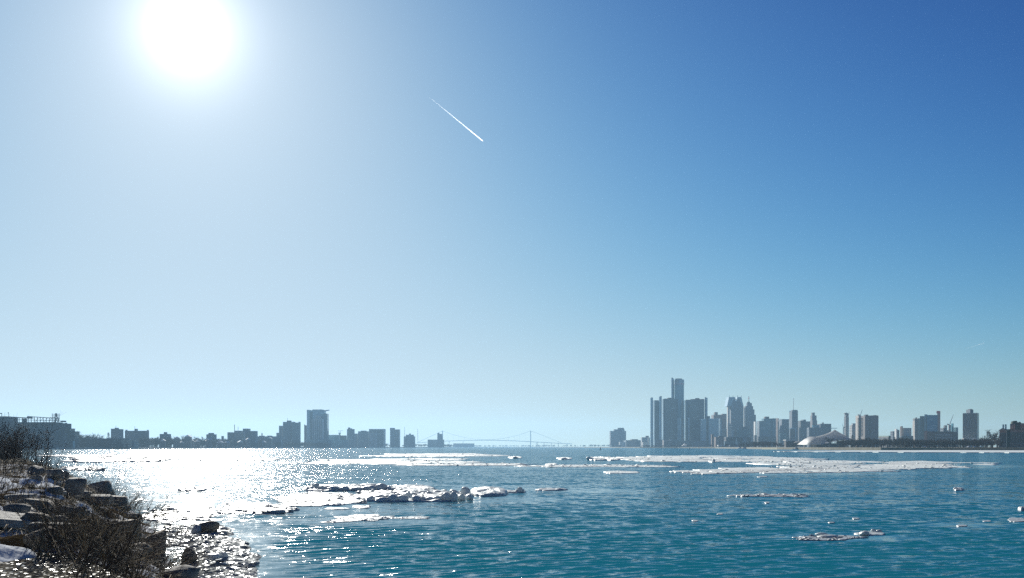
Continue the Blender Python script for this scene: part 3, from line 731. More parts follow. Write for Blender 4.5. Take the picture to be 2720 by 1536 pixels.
b.box('penthouse', 2566.5, 2585.5, 1088, 'concrete_grey', 10, 14, yb=1097); b.box('penthouse_cap', 2572, 2581, 1086.6, 'roof_dark', 12, 8, yb=1088); b.box('base', 2555, 2583, 1164, 'facade_pale', -8, 6)

# brick power house on the near bank of the city
b = Bld('brick_works', 'large red brick works with tall windows and two chimneys', 2700, 985, 'factory', ray=True)
b.box('main_hall', 2674, 2790, 1141.5, 'brick_red', 0, 30); b.box('gable_front', 2654.5, 2673.5, 1142.5, 'brick_red', -3, 34); b.box('roof_edge', 2673, 2791, 1140.3, 'roof_dark', -.6, 31, yb=1141.5)
gable(b, 'gable_roof', 2653.5, 2674.5, 1142.5, 2663, 2665, 1137.5, -3.8, 35, 'roof_dark'); gable(b, 'gable_face', 2655.5, 2672.5, 1142.4, 2663.4, 2664.6, 1138.8, -4.3, 1.2, 'pier_stone')
for px in (2657.5, 2661.6, 2665.8, 2669.9):
    b.box('window', px, px + 2.3, 1150, 'glass_dark', -3.25, .4, yb=1178)
for px in (2655.2, 2659.9, 2664.1, 2668.3, 2672.2):
    b.box('pilaster', px - .1, px + 1.1, 1149, 'pier_stone', -3.7, .75, yb=1188)
b.box('string_course', 2654.5, 2673.3, 1179, 'pier_stone', -3.9, .9, yb=1180.6)
for k in range(24):
    px = 2683 + k * 4.4
    b.box('window', px, px + 2.5, 1149, 'glass_dark', -.3, .4, yb=1166); b.box('window', px, px + 2.5, 1168, 'glass_dark', -.3, .4, yb=1176)
    b.box('pilaster', px + 2.9, px + 4.0, 1148.5, 'pier_stone', -.6, .7, yb=1178)
b.box('string_course', 2680, 2789, 1178, 'pier_stone', -.8, .9, yb=1179.2)
b.box('chimney', 2664.6, 2668.3, 1127.6, 'steel_blue', 22, 3.2, shape='cyl'); b.box('chimney', 2671.2, 2675, 1127.2, 'steel_blue', 22, 3.2, shape='cyl')
b.box('rear_block', 2683, 2697, 1126, 'brick_brown', 40, 18, win=('strip', 3, 'pier_stone', .4)); b.box('rear_block', 2696, 2712, 1122, 'brick_brown', 44, 18, win=('strip', 4, 'glass_dark', .3)); b.box('rear_block', 2711, 2790, 1124.5, 'brick_red', 42, 18); b.box('tank', 2693, 2706, 1119.5, 'dark_green', 42, 9, shape='cyl', yb=1135); b.box('tank_lid', 2695, 2704, 1118, 'dark_green', 43.2, 6.5, shape='cyl', yb=1119.5); b.box('vent', 2707, 2710.5, 1120.5, 'dark_metal', 45, 3, yb=1124)
b.box('dark_strip', 2674.3, 2683, 1143, 'dark_green', -.35, .5, yb=1188)  # dark green strip between the gable front and the first windows

# white tensile amphitheatre
def amphitheatre():
    Y = 1420.0
    e = empty('amphitheatre_tent', (WX(2190, Y), Y, GZ), 'white tensile amphitheatre roof with rounded front and one tall peak', 'amphitheatre')
    L = e.location
    ridge = [(2131, 1180.5), (2137, 1172), (2144, 1164.5), (2152, 1160.3), (2160, 1160), (2166, 1160.6), (2178, 1158), (2190, 1154.3), (2200, 1150.5), (2208, 1146.5), (2214, 1143), (2217.5, 1142), (2221, 1143.5), (2230, 1149), (2240, 1154.5), (2251, 1161), (2262, 1166.6)]
    low = [(2129, 1181), (2165, 1181.2), (2180, 1178), (2195, 1174.5), (2210, 1171), (2224, 1168.4), (2262, 1167.2)]
    lx = [p[0] for p in low]; ly = [p[1] for p in low]
    v = []; f = []; n = 15
    for px, yt in ridge:
        yl = np.interp(px, lx, ly); x = WX(px, Y + 26) - L.x
        zt = WZ(yt, Y + 26) - L.z; zl = min(WZ(yl, Y) - L.z, zt - .1)
        half = 30.0 if px < 2170 else 26.0
        dome = 1.0 if px < 2164 else 0.0
        for i in range(n):
            t = -1 + 2 * i / (n - 1)
            a = abs(t)
            h = (math.sqrt(max(0, 1 - a * a)) if dome else (1 - a) ** 1.45)
            v.append((x, 26 + t * half, zl + (zt - zl) * h))
    for k in range(len(ridge) - 1):
        for i in range(n - 1):
            f.append((k * n + i, (k + 1) * n + i, (k + 1) * n + i + 1, k * n + i + 1))
    me = bpy.data.meshes.new('canopy'); me.from_pydata(v, [], f); me.update()
    link_mesh('canopy', me, MATS['canvas_white'], e, smooth=True)
    for px in (2137, 2150, 2163):
        piece('column', MATS['concrete_pale'], e, (WX(px, Y + 6), Y + 6, (GZ + WZ(1182, Y)) / 2), (1.6, 1.6, WZ(1182, Y) - GZ))
    for px, yt in ((2217.5, 1141.2),):
        piece('mast', MATS['white_paint'], e, (WX(px, Y + 26), Y + 26, (GZ + WZ(yt, Y + 26)) / 2), (.8, .8, WZ(yt, Y + 26) - GZ))
    piece('stage_house', MATS['roof_dark'], e, (WX(2200, Y + 30), Y + 32, (GZ + WZ(1178, Y + 30)) / 2), (38, 30, WZ(1178, Y + 30) - GZ))
amphitheatre()
b = Bld('pavilion', 'white flat-roofed pavilion beside the amphitheatre tent', 2100, 1700)
b.box('hall', 2082, 2113, 1171.5, 'roof_dark', 2, 14); b.box('roof', 2080, 2113.5, 1168.2, 'white_paint', 0, 18, yb=1170.8)
peak_tent('small_tent', 'small white tent between flat pavilion and amphitheatre', [(2122, 1169.5, 9), (2116, 1171.5, 8)], 1600, 1176)
b = Bld('park_shelter', 'long thin white shelter roof under the trees', 2530, 1080)
b.box('roof', 2505, 2562, 1177, 'white_paint', 0, 5, yb=1178.6)
for px in (2510, 2524, 2538, 2552): b.box('post', px, px + 1, 1178.6, 'dark_metal', 1, .5)

# ------------------------------------------------------------------ cranes
def crane(label, Y, foot, top, w=1.2, counter=None):
    e = empty('construction_crane', P(foot[0], foot[1], Y), label, 'crane', 'cranes among the far towers')
    a, b_ = P(foot[0], foot[1], Y), P(top[0], top[1], Y)
    m = a + (b_ - a) * .12
    piece('mast', MATS['concrete_grey'], e, (a.x, Y, (GZ + a.z) / 2), (w * 1.4, w * 1.4, a.z - GZ))
    d = (b_ - a); side = Vector((0, 1, 0)).cross(d).normalized() * w * .7
    beam('boom_chord', a, b_, w * .35, 'concrete_grey', e); beam('boom_chord', a + side, b_, w * .35, 'concrete_grey', e)
    for k in range(9):
        p = a + d * (k / 9); q = a + d * ((k + .5) / 9) + side * (1 - (k + .5) / 9); r = a + d * ((k + 1) / 9)
        beam('boom_lacing', p, q, w * .22, 'concrete_grey', e); beam('boom_lacing', q, r, w * .22, 'concrete_grey', e)
    piece('counterweight', MATS['dark_metal'], e, a + Vector((-2.5 if top[0] > foot[0] else 2.5, 0, 1)), (3, 2, 2))
crane('leaning crane boom above the striped slab', 2050, (2284.5, 1104), (2290.5, 1088))
crane('long leaning crane boom beside the lined slab tower', 1900, (2521.5, 1129), (2532.5, 1101))
crane('short crane boom beside the slender gabled tower', 2560, (2253, 1104), (2256, 1094.5))
crane('crane boom standing by the foot of the slender tower', 2500, (2240, 1137), (2237.5, 1126))
# ------------------------------------------------------------------ the opposite town
GZ = 2.4
# grain elevator
def grain_elevator():
    Y = 1400.0
    b = Bld('grain_elevator', 'massive blue grey grain elevator with roof gallery on the opposite bank', 80, Y, 'grain elevator', gz=2.4)
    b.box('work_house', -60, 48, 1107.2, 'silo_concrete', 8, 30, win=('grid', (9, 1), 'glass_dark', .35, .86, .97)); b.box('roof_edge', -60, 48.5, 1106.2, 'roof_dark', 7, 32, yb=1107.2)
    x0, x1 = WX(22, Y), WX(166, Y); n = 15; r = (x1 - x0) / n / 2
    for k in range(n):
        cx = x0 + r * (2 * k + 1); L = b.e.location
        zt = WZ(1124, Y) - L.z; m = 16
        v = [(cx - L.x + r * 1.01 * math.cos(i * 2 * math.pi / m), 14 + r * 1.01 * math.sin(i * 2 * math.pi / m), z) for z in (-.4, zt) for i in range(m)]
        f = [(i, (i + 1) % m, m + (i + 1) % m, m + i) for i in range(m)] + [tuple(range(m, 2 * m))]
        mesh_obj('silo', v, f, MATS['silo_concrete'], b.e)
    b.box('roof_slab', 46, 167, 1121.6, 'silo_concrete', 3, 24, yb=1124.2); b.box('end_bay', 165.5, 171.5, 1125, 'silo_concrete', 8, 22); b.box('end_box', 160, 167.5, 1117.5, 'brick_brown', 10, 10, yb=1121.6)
    # conveyor gallery on posts
    for i, px in enumerate(range(50, 156, 8)):
        yt = 1109.6 + (px - 50) * .03 if px < 90 else 1107.6 + (px - 90) * .055
        b.box('gallery_post', px, px + 1.3, yt, 'dark_metal', 12, .7, yb=1121.6)
    def rail(pa, ya, pb, yb_, w):
        beam('gallery_beam', P(pa, ya, Y + 12.3), P(pb, yb_, Y + 12.3), w, 'dark_metal', b.e)
    rail(48, 1109.6, 88, 1111, 1.2); rail(86, 1107.4, 158, 1112, .9); rail(48, 1115.5, 158, 1117.5, .7); b.box('gallery_cabin', 72, 86, 1106, 'silo_concrete', 11, 4, yb=1112); b.box('gallery_cabin', 60, 72, 1112, 'silo_concrete', 14, 5, yb=1121.6)
    for px in (94, 106, 118, 130, 142):
        beam('gallery_brace', P(px, 1121, Y + 12.2), P(px + 8, 1111, Y + 12.2), .45, 'dark_metal', b.e)
    # head house machinery
    b.box('head_drum', 145, 153, 1098, 'dark_metal', 12, 4, shape='cyl', yb=1108)
    for px in (138.5, 143, 148, 153, 156.5): b.box('tower_post', px, px + .9, 1099 if px in (138.5, 156.5) else 1100, 'dark_metal', 12, .5, yb=1121.6)
    for y in (1100, 1104.5, 1109, 1114): b.box('platform', 137, 158.5, y, 'dark_metal', 10.5, 3, yb=y + .7)
    beam('brace', P(145, 1121, Y + 11.7), P(153, 1108, Y + 11.7), .5, 'dark_metal', b.e); beam('brace', P(153, 1121, Y + 11.6), P(145, 1108, Y + 11.6), .5, 'dark_metal', b.e)
    b.mast('lamp_mast', 23, 1107, 1096, .4, dY=14); b.box('lamp', 20.6, 23.8, 1095.6, 'dark_metal', 13.8, .8, yb=1097.2); b.box('roof_frame_post', 3.8, 5, 1098, 'dark_metal', 14, .6, yb=1107.2); b.box('roof_frame_beam', -12, 5.2, 1097.2, 'dark_metal', 14, .8, yb=1099.4)
    b.box('low_shed', 171, 186, 1139.5, 'facade_dark', 4, 16); b.box('low_shed', 185, 211, 1147.5, 'facade_dark', 6, 14); b.box('roof_slab', 170.5, 185.5, 1138.3, 'roof_dark', 3, 18, yb=1139.5); b.box('roof_slab', 186, 212, 1146, 'roof_dark', 5, 16, yb=1147.5); b.mast('lamp_mast', 178, 1139, 1124, .4, dY=6); beam('chute', P(171, 1125, Y + 6), P(178, 1123.6, Y + 6), .6, 'concrete_grey', b.e)
    b.box('tank', 192, 200, 1172, 'steel_blue', -14, 5, shape='cyl'); b.box('stair_tower', 172, 176, 1150, 'facade_grey', 0, 5)
grain_elevator()
b = Bld('dock_warehouse', 'long low dark dock warehouse beside the grain elevator', 280, 1480, 'warehouse', gz=2.4)
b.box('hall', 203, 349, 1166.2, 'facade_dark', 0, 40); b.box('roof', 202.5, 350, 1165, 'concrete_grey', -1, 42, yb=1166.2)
for k in range(11): b.box('bay_door', 210 + k * 12.4, 216.5 + k * 12.4, 1178, 'dark_metal', -.4, .6)
for px in (236, 262, 284, 325): b.box('skylight', px, px + 9, 1163.6, 'white_paint', 6, 6, yb=1165)
b.box('quay_shed', 350, 368, 1171, 'facade_grey', 4, 18)
def block(name, label, Y, tiers, cat='building', masts=()):
    c = sum(t[1] + t[2] for t in tiers[:1]) / 2
    b = Bld(name, label, c, Y, cat, gz=2.4)
    for t in tiers:
        b.box(t[0], t[1], t[2], t[3], t[4], *(t[5] if len(t) > 5 else ()), **(t[6] if len(t) > 6 else {}))
    for m in masts: b.mast('antenna', *m)
    return b
S = lambda n, m='glass_dark', f=.45, *z: dict(win=('strip', n, m, f) + z)
Bn = lambda n, m='glass_dark', f=.45: dict(win=('band', n, m, f))
block('flat_house', 'square grey flats with small roof box behind the dock warehouse', 1900, [('main_block', 294.5, 328, 1140, 'concrete_grey', (0, 22), Bn(8)), ('penthouse', 304.5, 316, 1136.6, 'facade_dark', (5, 10), dict(yb=1140)), ('parapet', 294, 316, 1139, 'roof_dark', (-.5, 23), dict(yb=1140))], masts=((308, 1137, 1131, .5),))
block('flat_house', 'wide grey flats with a box on the middle of its roof', 1950, [('main_block', 331.5, 396, 1144.5, 'concrete_grey', (0, 22), Bn(8)), ('penthouse', 357, 366.5, 1139.2, 'facade_dark', (5, 10), dict(yb=1144.5)), ('stair_head', 333, 339, 1141.8, 'facade_dark', (4, 8), dict(yb=1144.5)), ('stair_head', 390, 395.5, 1142, 'facade_dark', (4, 8), dict(yb=1144.5))], masts=((358, 1139, 1133, .4),))
block('flat_house', 'small squat flats with a roof box above the bare trees', 2000, [('main_block', 424, 454.5, 1153, 'concrete_grey', (0, 18), Bn(6)), ('penthouse', 435, 444.5, 1148, 'facade_dark', (4, 8), dict(yb=1153))])
block('flat_house', 'low pale flats with raised middle above the bare trees', 2200, [('main_block', 548, 575.5, 1154, 'concrete_grey', (0, 16), Bn(4)), ('penthouse', 553.5, 569, 1150.3, 'facade_grey', (3, 10), dict(yb=1154)), ('side_block', 588, 595, 1158.5, 'facade_grey', (4, 10))])
block('hospital', 'broad town block with white window column and thin mast', 2350, [('west_wing', 604, 624, 1148.5, 'concrete_grey', (0, 24), Bn(6)), ('middle_wing', 622, 648, 1144.3, 'facade_grey', (4, 22)), ('tall_wing', 645, 665.5, 1138.8, 'facade_grey', (8, 18)), ('east_wing', 660, 684.5, 1145, 'concrete_grey', (2, 24), S(8)), ('white_frame', 625, 652, 1149, 'concrete_pale', (-3, 3), dict(win=('band', 7, 'glass_dark', .7)))],
      masts=((623, 1149, 1128, 1.0), (632.5, 1144, 1134, .6)))
for k in range(6):
    b_ = bpy.data.objects.get('hospital')
    zc = WZ(1153.6 + k * 3.3, 2346)
    piece('window', MATS['white_paint'], b_, (WX(650.3, 2346), 2345.6, zc), (3.0, .6, 1.4))
block('long_terrace', 'long low pale terrace with thin chimney', 2500, [('main_block', 684, 752, 1159.5, 'facade_grey', (0, 20)), ('roof_box', 710, 724, 1157.5, 'facade_dark', (3, 8), dict(yb=1159.5)), ('chimney', 694.5, 697.3, 1150.5, 'concrete_grey', (5, 2)), ('roof_box', 688, 703, 1157.6, 'facade_dark', (3, 8), dict(yb=1159.5))])
block('stepped_hotel', 'blue grey hotel stepping up to a twin-horned roof', 2700, [('step', 734, 746, 1150, 'facade_grey', (4, 20)), ('step', 741, 754, 1131.2, 'facade_grey', (6, 22)), ('main_block', 751.5, 777.5, 1121, 'concrete_grey', (0, 30), S(5, 'glass_blue')), ('roof_box', 762, 774.5, 1117.5, 'dark_metal', (6, 12), dict(yb=1121)), ('slab_wing', 776, 798.5, 1122.8, 'facade_blue', (4, 24)), ('horn', 776.5, 780, 1120.6, 'steel_blue', (4, 20), dict(yb=1122.8)), ('horn', 793, 798.5, 1120.6, 'steel_blue', (4, 20), dict(yb=1122.8))], 'hotel', masts=((764, 1118, 1110.5, .6),))
block('narrow_block', 'narrow dark block pressed against the tall casino hotel', 2900, [('main_block', 808, 818, 1130, 'facade_dark', (4, 20)), ('corner_tower', 808, 810.5, 1128, 'dark_metal', (3, 6))])
b = block('casino_hotel', 'tall blue glass hotel with projecting roof wing and pale front tower', 2850, [('rear_slab', 815, 866, 1090, 'steel_blue', (10, 30)), ('roof_block', 815, 827, 1088.8, 'steel_blue', (9, 30), dict(yb=1092)), ('roof_block', 830, 861.5, 1088, 'steel_blue', (8, 30), dict(yb=1092)), ('east_wing', 858, 873.3, 1099, 'glass_blue', (6, 26), S(4, 'steel_blue', .3)), ('front_panel', 823, 830.5, 1094, 'glass_blue', (8.5, 3), dict()), ('pale_tower', 830, 860, 1114, 'concrete_pale', (-14, 20), S(5, 'glass_blue', .55)), ('tower_cap', 836, 854, 1104, 'facade_pale', (-10, 12), dict(yb=1114)), ('white_edge', 858.2, 860.2, 1114.5, 'white_paint', (-14.6, 1.2)), ('crest', 850, 866, 1097, 'glass_pale', (-2, 8), dict(yb=1099)), ('podium', 812, 884, 1168, 'facade_teal', (-30, 20))], 'hotel')
beam('roof_wing', P(861, 1092.5, 2862), P(875, 1089.6, 2862), 2.4, 'steel_blue', b.e); beam('roof_wing', P(862, 1090.8, 2866), P(875, 1089.2, 2866), 1.4, 'dark_metal', b.e)
block('convention_hall', 'low teal hall with a funnel tower beside the casino hotel', 2950, [('main_hall', 872, 905, 1155.5, 'facade_teal', (0, 30)), ('side_hall', 900, 921, 1157, 'facade_brick', (4, 24)), ('glass_front', 886, 925, 1168.5, 'facade_teal', (-16, 14)), ('funnel_shaft', 900, 904, 1152, 'concrete_pale', (-4, 4), dict(shape='cyl')), ('funnel_head', 898.3, 905.7, 1149.8, 'concrete_pale', (-6, 8), dict(shape='cyl', yb=1152.5))])
crane_e = empty('tower_crane', P(903.5, 1168, 3300), 'tiny tower crane rising behind the funnel tower', 'crane')
piece('mast', MATS['concrete_grey'], crane_e, P(903.5, 1157, 3300), (1.2, 1.2, 26)); beam('jib', P(898, 1144.8, 3300), P(911, 1144.2, 3300), .8, 'concrete_grey', crane_e)
block('apartment_tower', 'blue grey apartment tower with notched roof beyond the funnel tower', 3100, [('main_block', 921.5, 942, 1140, 'concrete_grey', (0, 26), S(4, 'glass_blue')), ('roof_box', 924.5, 930.5, 1135.8, 'facade_dark', (6, 10), dict(yb=1140)), ('roof_box', 930, 935.5, 1138, 'facade_dark', (5, 12), dict(yb=1140))])
block('apartment_tower', 'broken-roofed slate apartments between the notched tower and framed slab', 3200, [('link', 941, 952, 1152, 'facade_grey', (6, 20)), ('main_block', 951, 981, 1146, 'facade_grey', (0, 26), S(6, 'glass_blue')), ('roof_box', 958, 974, 1144.2, 'facade_dark', (5, 14), dict(yb=1146))])
block('framed_slab', 'square slab with pale outer frame round its dark front', 3200, [('main_block', 980, 1022, 1141.2, 'facade_blue', (0, 26), Bn(9, 'glass_dark', .4)), ('frame_top', 979.5, 1024, 1139.8, 'concrete_pale', (-2, 28), dict(yb=1142)), ('frame_side', 1021.5, 1024.3, 1141, 'concrete_pale', (-2, 4)), ('pale_bay', 980, 1001, 1150, 'concrete_pale', (-4, 4), S(6, 'glass_blue', .5))])
block('slate_slab', 'plain slate slab with raised corner standing apart', 3400, [('main_block', 1036, 1062.5, 1141, 'facade_blue', (0, 26), Bn(9, 'glass_dark', .4)), ('raised_corner', 1036, 1049.5, 1136.8, 'facade_grey', (-1, 24)), ('edge', 1060.8, 1062.9, 1141, 'concrete_pale', (-1.2, 6))])
block('small_flats', 'small blue flats with roof box and thin mast near the bridge', 3700, [('main_block', 1078, 1099.5, 1155, 'concrete_grey', (0, 26), S(5, 'glass_blue')), ('low_wing', 1072.5, 1103, 1159.2, 'facade_grey', (4, 24)), ('roof_box', 1086.5, 1091.5, 1152, 'facade_dark', (5, 10), dict(yb=1155))], masts=((1074.7, 1159, 1134, .9),))
e = empty('lattice_mast', P(1109.5, 1186, 3900), 'faint lattice mast beside the small blue flats', 'mast')
for dx in (-.9, .9): beam('mast_leg', P(1109.5 + dx * 1.6, 1187, 3900), P(1109.5 + dx * .3, 1140, 3900), .45, 'concrete_grey', e)
for k in range(7): beam('mast_brace', P(1108 + k * .18, 1184 - k * 6, 3900), P(1111 - k * .18, 1179 - k * 6, 3900), .3, 'concrete_grey', e)
block('corner_tower_mill', 'blue block with one tall square tower below the bridge cable', 4200, [('low_block', 1136, 1163, 1168, 'concrete_grey', (0, 30), S(7, 'glass_blue')), ('tower', 1161.6, 1175.8, 1153, 'concrete_grey', (2, 22), S(3, 'glass_blue')), ('tower_top', 1161.8, 1167.5, 1150, 'facade_grey', (4, 14), dict(yb=1153)), ('side_block', 1175, 1180, 1168, 'facade_dark', (6, 18))])
block('long_shed', 'long flat pale shed on the far shore under the bridge', 5600, [('shed', 1204, 1260, 1179, 'facade_pale', (0, 30)), ('roof', 1203.5, 1260.5, 1178.2, 'concrete_grey', (-1, 32), dict(yb=1179)), ('tank', 1192, 1199, 1181, 'concrete_grey', (4, 14), dict(shape='cyl'))])

# ------------------------------------------------------------------ suspension bridge
def bridge():
    Y = 7000.0
    e = empty('suspension_bridge', P(1300, 1188, Y), 'far suspension bridge with two slim towers across the hazy river', 'bridge')
    deck = [(1108, 1176.5), (1145, 1174), (1185, 1172), (1240, 1170.2), (1300, 1169.6), (1360, 1171), (1409.5, 1173.6), (1460, 1176.4), (1519, 1179.3)]
    for (a, b_) in zip(deck[:-1], deck[1:]):
        p, q = P(a[0], a[1], Y), P(b_[0], b_[1], Y)
        d = q - p
        piece('deck', MATS['steel_blue'], e, (p + q) / 2, (d.length + 1, 14, 3.4), rot=(0, -math.atan2(d.z, d.x), 0))
    for px in (1175.5, 1409.5):
        for dy in (-9, 9):
            a, t = P(px, 1188, Y), P(px, 1144.2, Y)
            piece('tower_leg', MATS['steel_blue'], e, (a.x, Y + dy, (a.z + t.z) / 2 ), (5.0, 3.4, t.z - a.z))
        for y in (1145.5, 1158, 1170): piece('cross_beam', MATS['steel_blue'], e, P(px, y, Y), (3.4, 15, 3))
        piece('pier', MATS['concrete_grey'], e, P(px, 1187.3, Y), (11, 28, 6))
    def cable(pts, dy):
        for a, b_ in zip(pts[:-1], pts[1:]):
            p, q = P(a[0], a[1], Y), P(b_[0], b_[1], Y); p.y += dy; q.y += dy
            beam('main_cable', p, q, 1.1, 'steel_blue', e)
    main = [(1175.5 + 234 * t, 1168.2 - 23.5 * (2 * t - 1) ** 2) for t in np.linspace(0, 1, 17)]
    left = [(1175.5, 1144.7), (1145, 1159), (1110, 1175)]; right = [(1409.5, 1144.7), (1446, 1158.5), (1492, 1177)]
    for dy in (-8, 8): cable(main, dy); cable(left, dy); cable(right, dy)
    dx = [d[0] for d in deck]; dyv = [d[1] for d in deck]
    for px, y in main[1:-1]:
        yd = float(np.interp(px, dx, dyv))
        if yd - y > 1: piece('hanger', MATS['steel_blue'], e, P(px, (y + yd) / 2, Y + 8), (.5, .5, (yd - y) / F * Y))
    for px in (1424.5, 1427.8, 1445, 1464.5, 1483, 1506, 1193, 1230):
        yd = float(np.interp(px, dx, dyv)); piece('pier', MATS['concrete_grey'], e, P(px, (yd + 1188) / 2, Y), (2.6, 10, (1188 - yd) / F * Y))
bridge()
GZ = 2.6
# ------------------------------------------------------------------ trees
plain('bark', (0.055, 0.045, 0.04), 0.9, 0.3, 0.5)
plain('twig_far', (0.075, 0.062, 0.052), 0.9, 0.35, 0.05)
plain('evergreen', (0.022, 0.038, 0.022), 0.8, 0.4, 0.2)
def tube(V, Fc, p, q, r0, r1, n=3):
    p = np.array(p, float); q = np.array(q, float)
    d = q - p; L = np.linalg.norm(d)
    if L < 1e-6: return
    d /= L
    a = np.cross(d, (0, 0, 1) if abs(d[2]) < .9 else (1, 0, 0)); a /= np.linalg.norm(a); b_ = np.cross(d, a)
    k = len(V)
    for c, r in ((p, r0), (q, r1)):
        for i in range(n):
            t = 2 * math.pi * i / n
            V.append(c + r * (math.cos(t) * a + math.sin(t) * b_))
    for i in range(n):
        j = (i + 1) % n
        Fc.append((k + i, k + j, k + n + j)); Fc.append((k + i, k + n + j, k + n + i))
def bare_tree(seed, limbs=9, twigs=30, spread=.36):
    """unit-height leafless tree -> (trunk verts, faces, crown verts, faces)"""
    rs = random.Random(seed)
    TV, TF, CV, CF = [], [], [], []
    tube(TV, TF, (0, 0, -.04), (0, 0, .28), .03, .021, 6)
    for k in range(limbs):
        a = k * 2.4 + rs.uniform(-.4, .4); z0 = rs.uniform(.2, .42)
        out = spread * rs.uniform(.35, 1.0); z1 = rs.uniform(.6, .9)
        p0 = (0, 0, z0); m = (math.cos(a) * out * .5, math.sin(a) * out * .5, z0 + (z1 - z0) * .55); q = (math.cos(a) * out, math.sin(a) * out, z1)
        if k == 0: tube(TV, TF, (0, 0, .28), (rs.uniform(-.03, .03), 0, .62), .021, .01, 5)
        tube(TV, TF, p0, m, .013, .009); tube(TV, TF, m, q, .009, .004)
        for j in range(twigs):
            t = rs.uniform(.15, 1.0)
            b0 = np.array(p0) * (1 - t) ** 2 + 2 * t * (1 - t) * np.array(m) + t * t * np.array(q)
            dr = np.array((math.cos(a) + rs.gauss(0, .9), math.sin(a) + rs.gauss(0, .9), rs.uniform(.1, 1.5))); dr /= np.linalg.norm(dr)
            L = rs.uniform(.06, .2); e = b0 + dr * L
            w = np.cross(dr, (rs.gauss(0, 1), rs.gauss(0, 1), rs.gauss(0, 1))); w /= np.linalg.norm(w) + 1e-9
            i = len(CV); CV += [b0 - w * .009, b0 + w * .009, e]; CF.append((i, i + 1, i + 2))
            for s in range(3):
                t2 = rs.uniform(.3, 1); c0 = b0 + dr * L * t2; d2 = dr + np.array((rs.gauss(0, .7), rs.gauss(0, .7), rs.gauss(0, .5)))
                d2 /= np.linalg.norm(d2); i = len(CV); CV += [c0 - w * .007, c0 + w * .007, c0 + d2 * rs.uniform(.04, .1)]; CF.append((i, i + 1, i + 2))
    return TV, TF, CV, CF
def conifer(seed):
    rs = random.Random(seed); TV, TF, CV, CF = [], [], [], []
    tube(TV, TF, (0, 0, -.04), (0, 0, .95), .02, .004, 5)
    for k in range(420):
        z = rs.uniform(.08, .98); r = .24 * (1 - z) ** .8 + .01; a = rs.uniform(0, 6.283); rr = r * rs.uniform(.35, 1.1)
        c = np.array((math.cos(a) * rr, math.sin(a) * rr, z + rs.uniform(-.02, .02))); i = len(CV)
        d = np.array((math.cos(a), math.sin(a), -.5)) * rs.uniform(.03, .06); w = np.array((-math.sin(a), math.cos(a), rs.uniform(-.3, .3))) * rs.uniform(.015, .03)
        CV += [c - w, c + w, c + d]; CF.append((i, i + 1, i + 2))
    return TV, TF, CV, CF
TREES = [bare_tree(s, 8 + s % 3, 26 + 3 * (s % 3), .30 + .04 * (s % 4)) for s in range(6)]
PINES = [conifer(s) for s in (1, 2)]
def tri_mesh(name, V, Fc, mat):
    me = fast_mesh(name, np.array(V), np.array(Fc)); me.materials.append(mat); return me
T_ME = [(tri_mesh('trunk', t[0], t[1], MATS['bark']), tri_mesh('crown', t[2], t[3], MATS['twig_far'])) for t in TREES]
P_ME = [(tri_mesh('trunk', t[0], t[1], MATS['bark']), tri_mesh('crown', t[2], t[3], MATS['evergreen'])) for t in PINES]
def tree(name, label, px, ytop, Y, kind=0, wide=1.0, gz=2.4, group=None):
    h = WZ(ytop, Y) - gz
    e = empty(name, (WX(px, Y), Y, gz), label, 'tree', group)
    tr, cr = (P_ME if name == 'evergreen_tree' else T_ME)[kind]
    for nm, me in (('trunk', tr), ('crown', cr)):
        o = bpy.data.objects.new(nm, me); o.parent = e; o.scale = (h * wide, h * wide, h); o.rotation_euler = (0, 0, px * .7); COL.objects.link(o)
tree('bare_tree', 'large bare tree standing clear beside the brick works', 2636, 1136.5, 1060, 0, 1.05)
tree('bare_tree', 'lower bare tree touching the gable of the brick works', 2648, 1149, 1075, 1, 1.0)
tree('bare_tree', 'small bare tree close to the dark side of the lined slab tower', 2614, 1152, 1090, 2, 1.0)
tree('evergreen_tree', 'narrow dark evergreen beside the large bare tree', 2622.5, 1147, 1070, 0, .8)
tree('bare_tree', 'bare tree in front of the white amphitheatre roof', 2204, 1155, 1330, 3, 1.1)
tree('evergreen_tree', 'dark evergreen at the end of the amphitheatre roof', 2264, 1155.5, 1340, 1, 1.3)
tree('evergreen_tree', 'dark evergreen below the striped slab', 2282, 1158, 1320, 0, 1.4)
tree('bare_tree', 'rounded bare tree below the plain grey block', 2310, 1157, 1300, 4, 1.2)
tree('bare_tree', 'broad bare tree beside the pale sheds of the grain elevator', 206, 1140.5, 1640, 2, 1.0)
tree('bare_tree', 'domed bare tree above the dock warehouse roof', 243, 1146.5, 1660, 4, 1.35)
tree('bare_tree', 'low bare tree above the middle of the dock warehouse', 262, 1152, 1650, 1, 1.2)
tree('evergreen_tree', 'dark upright tree against the square grey flats', 288, 1148, 1670, 1, 1.1)
tree('bare_tree', 'bare tree between the wide flats and the squat flats', 412, 1158, 1900, 3, 1.2)
tree('bare_tree', 'spreading bare tree just past the squat flats', 463, 1158, 1950, 5, 1.3)
tree('bare_tree', 'tall bare tree midway along the wooded opposite bank', 492, 1154, 2000, 0, 1.2)
tree('bare_tree', 'bare tree before the low pale flats', 537, 1153, 2100, 3, 1.3)
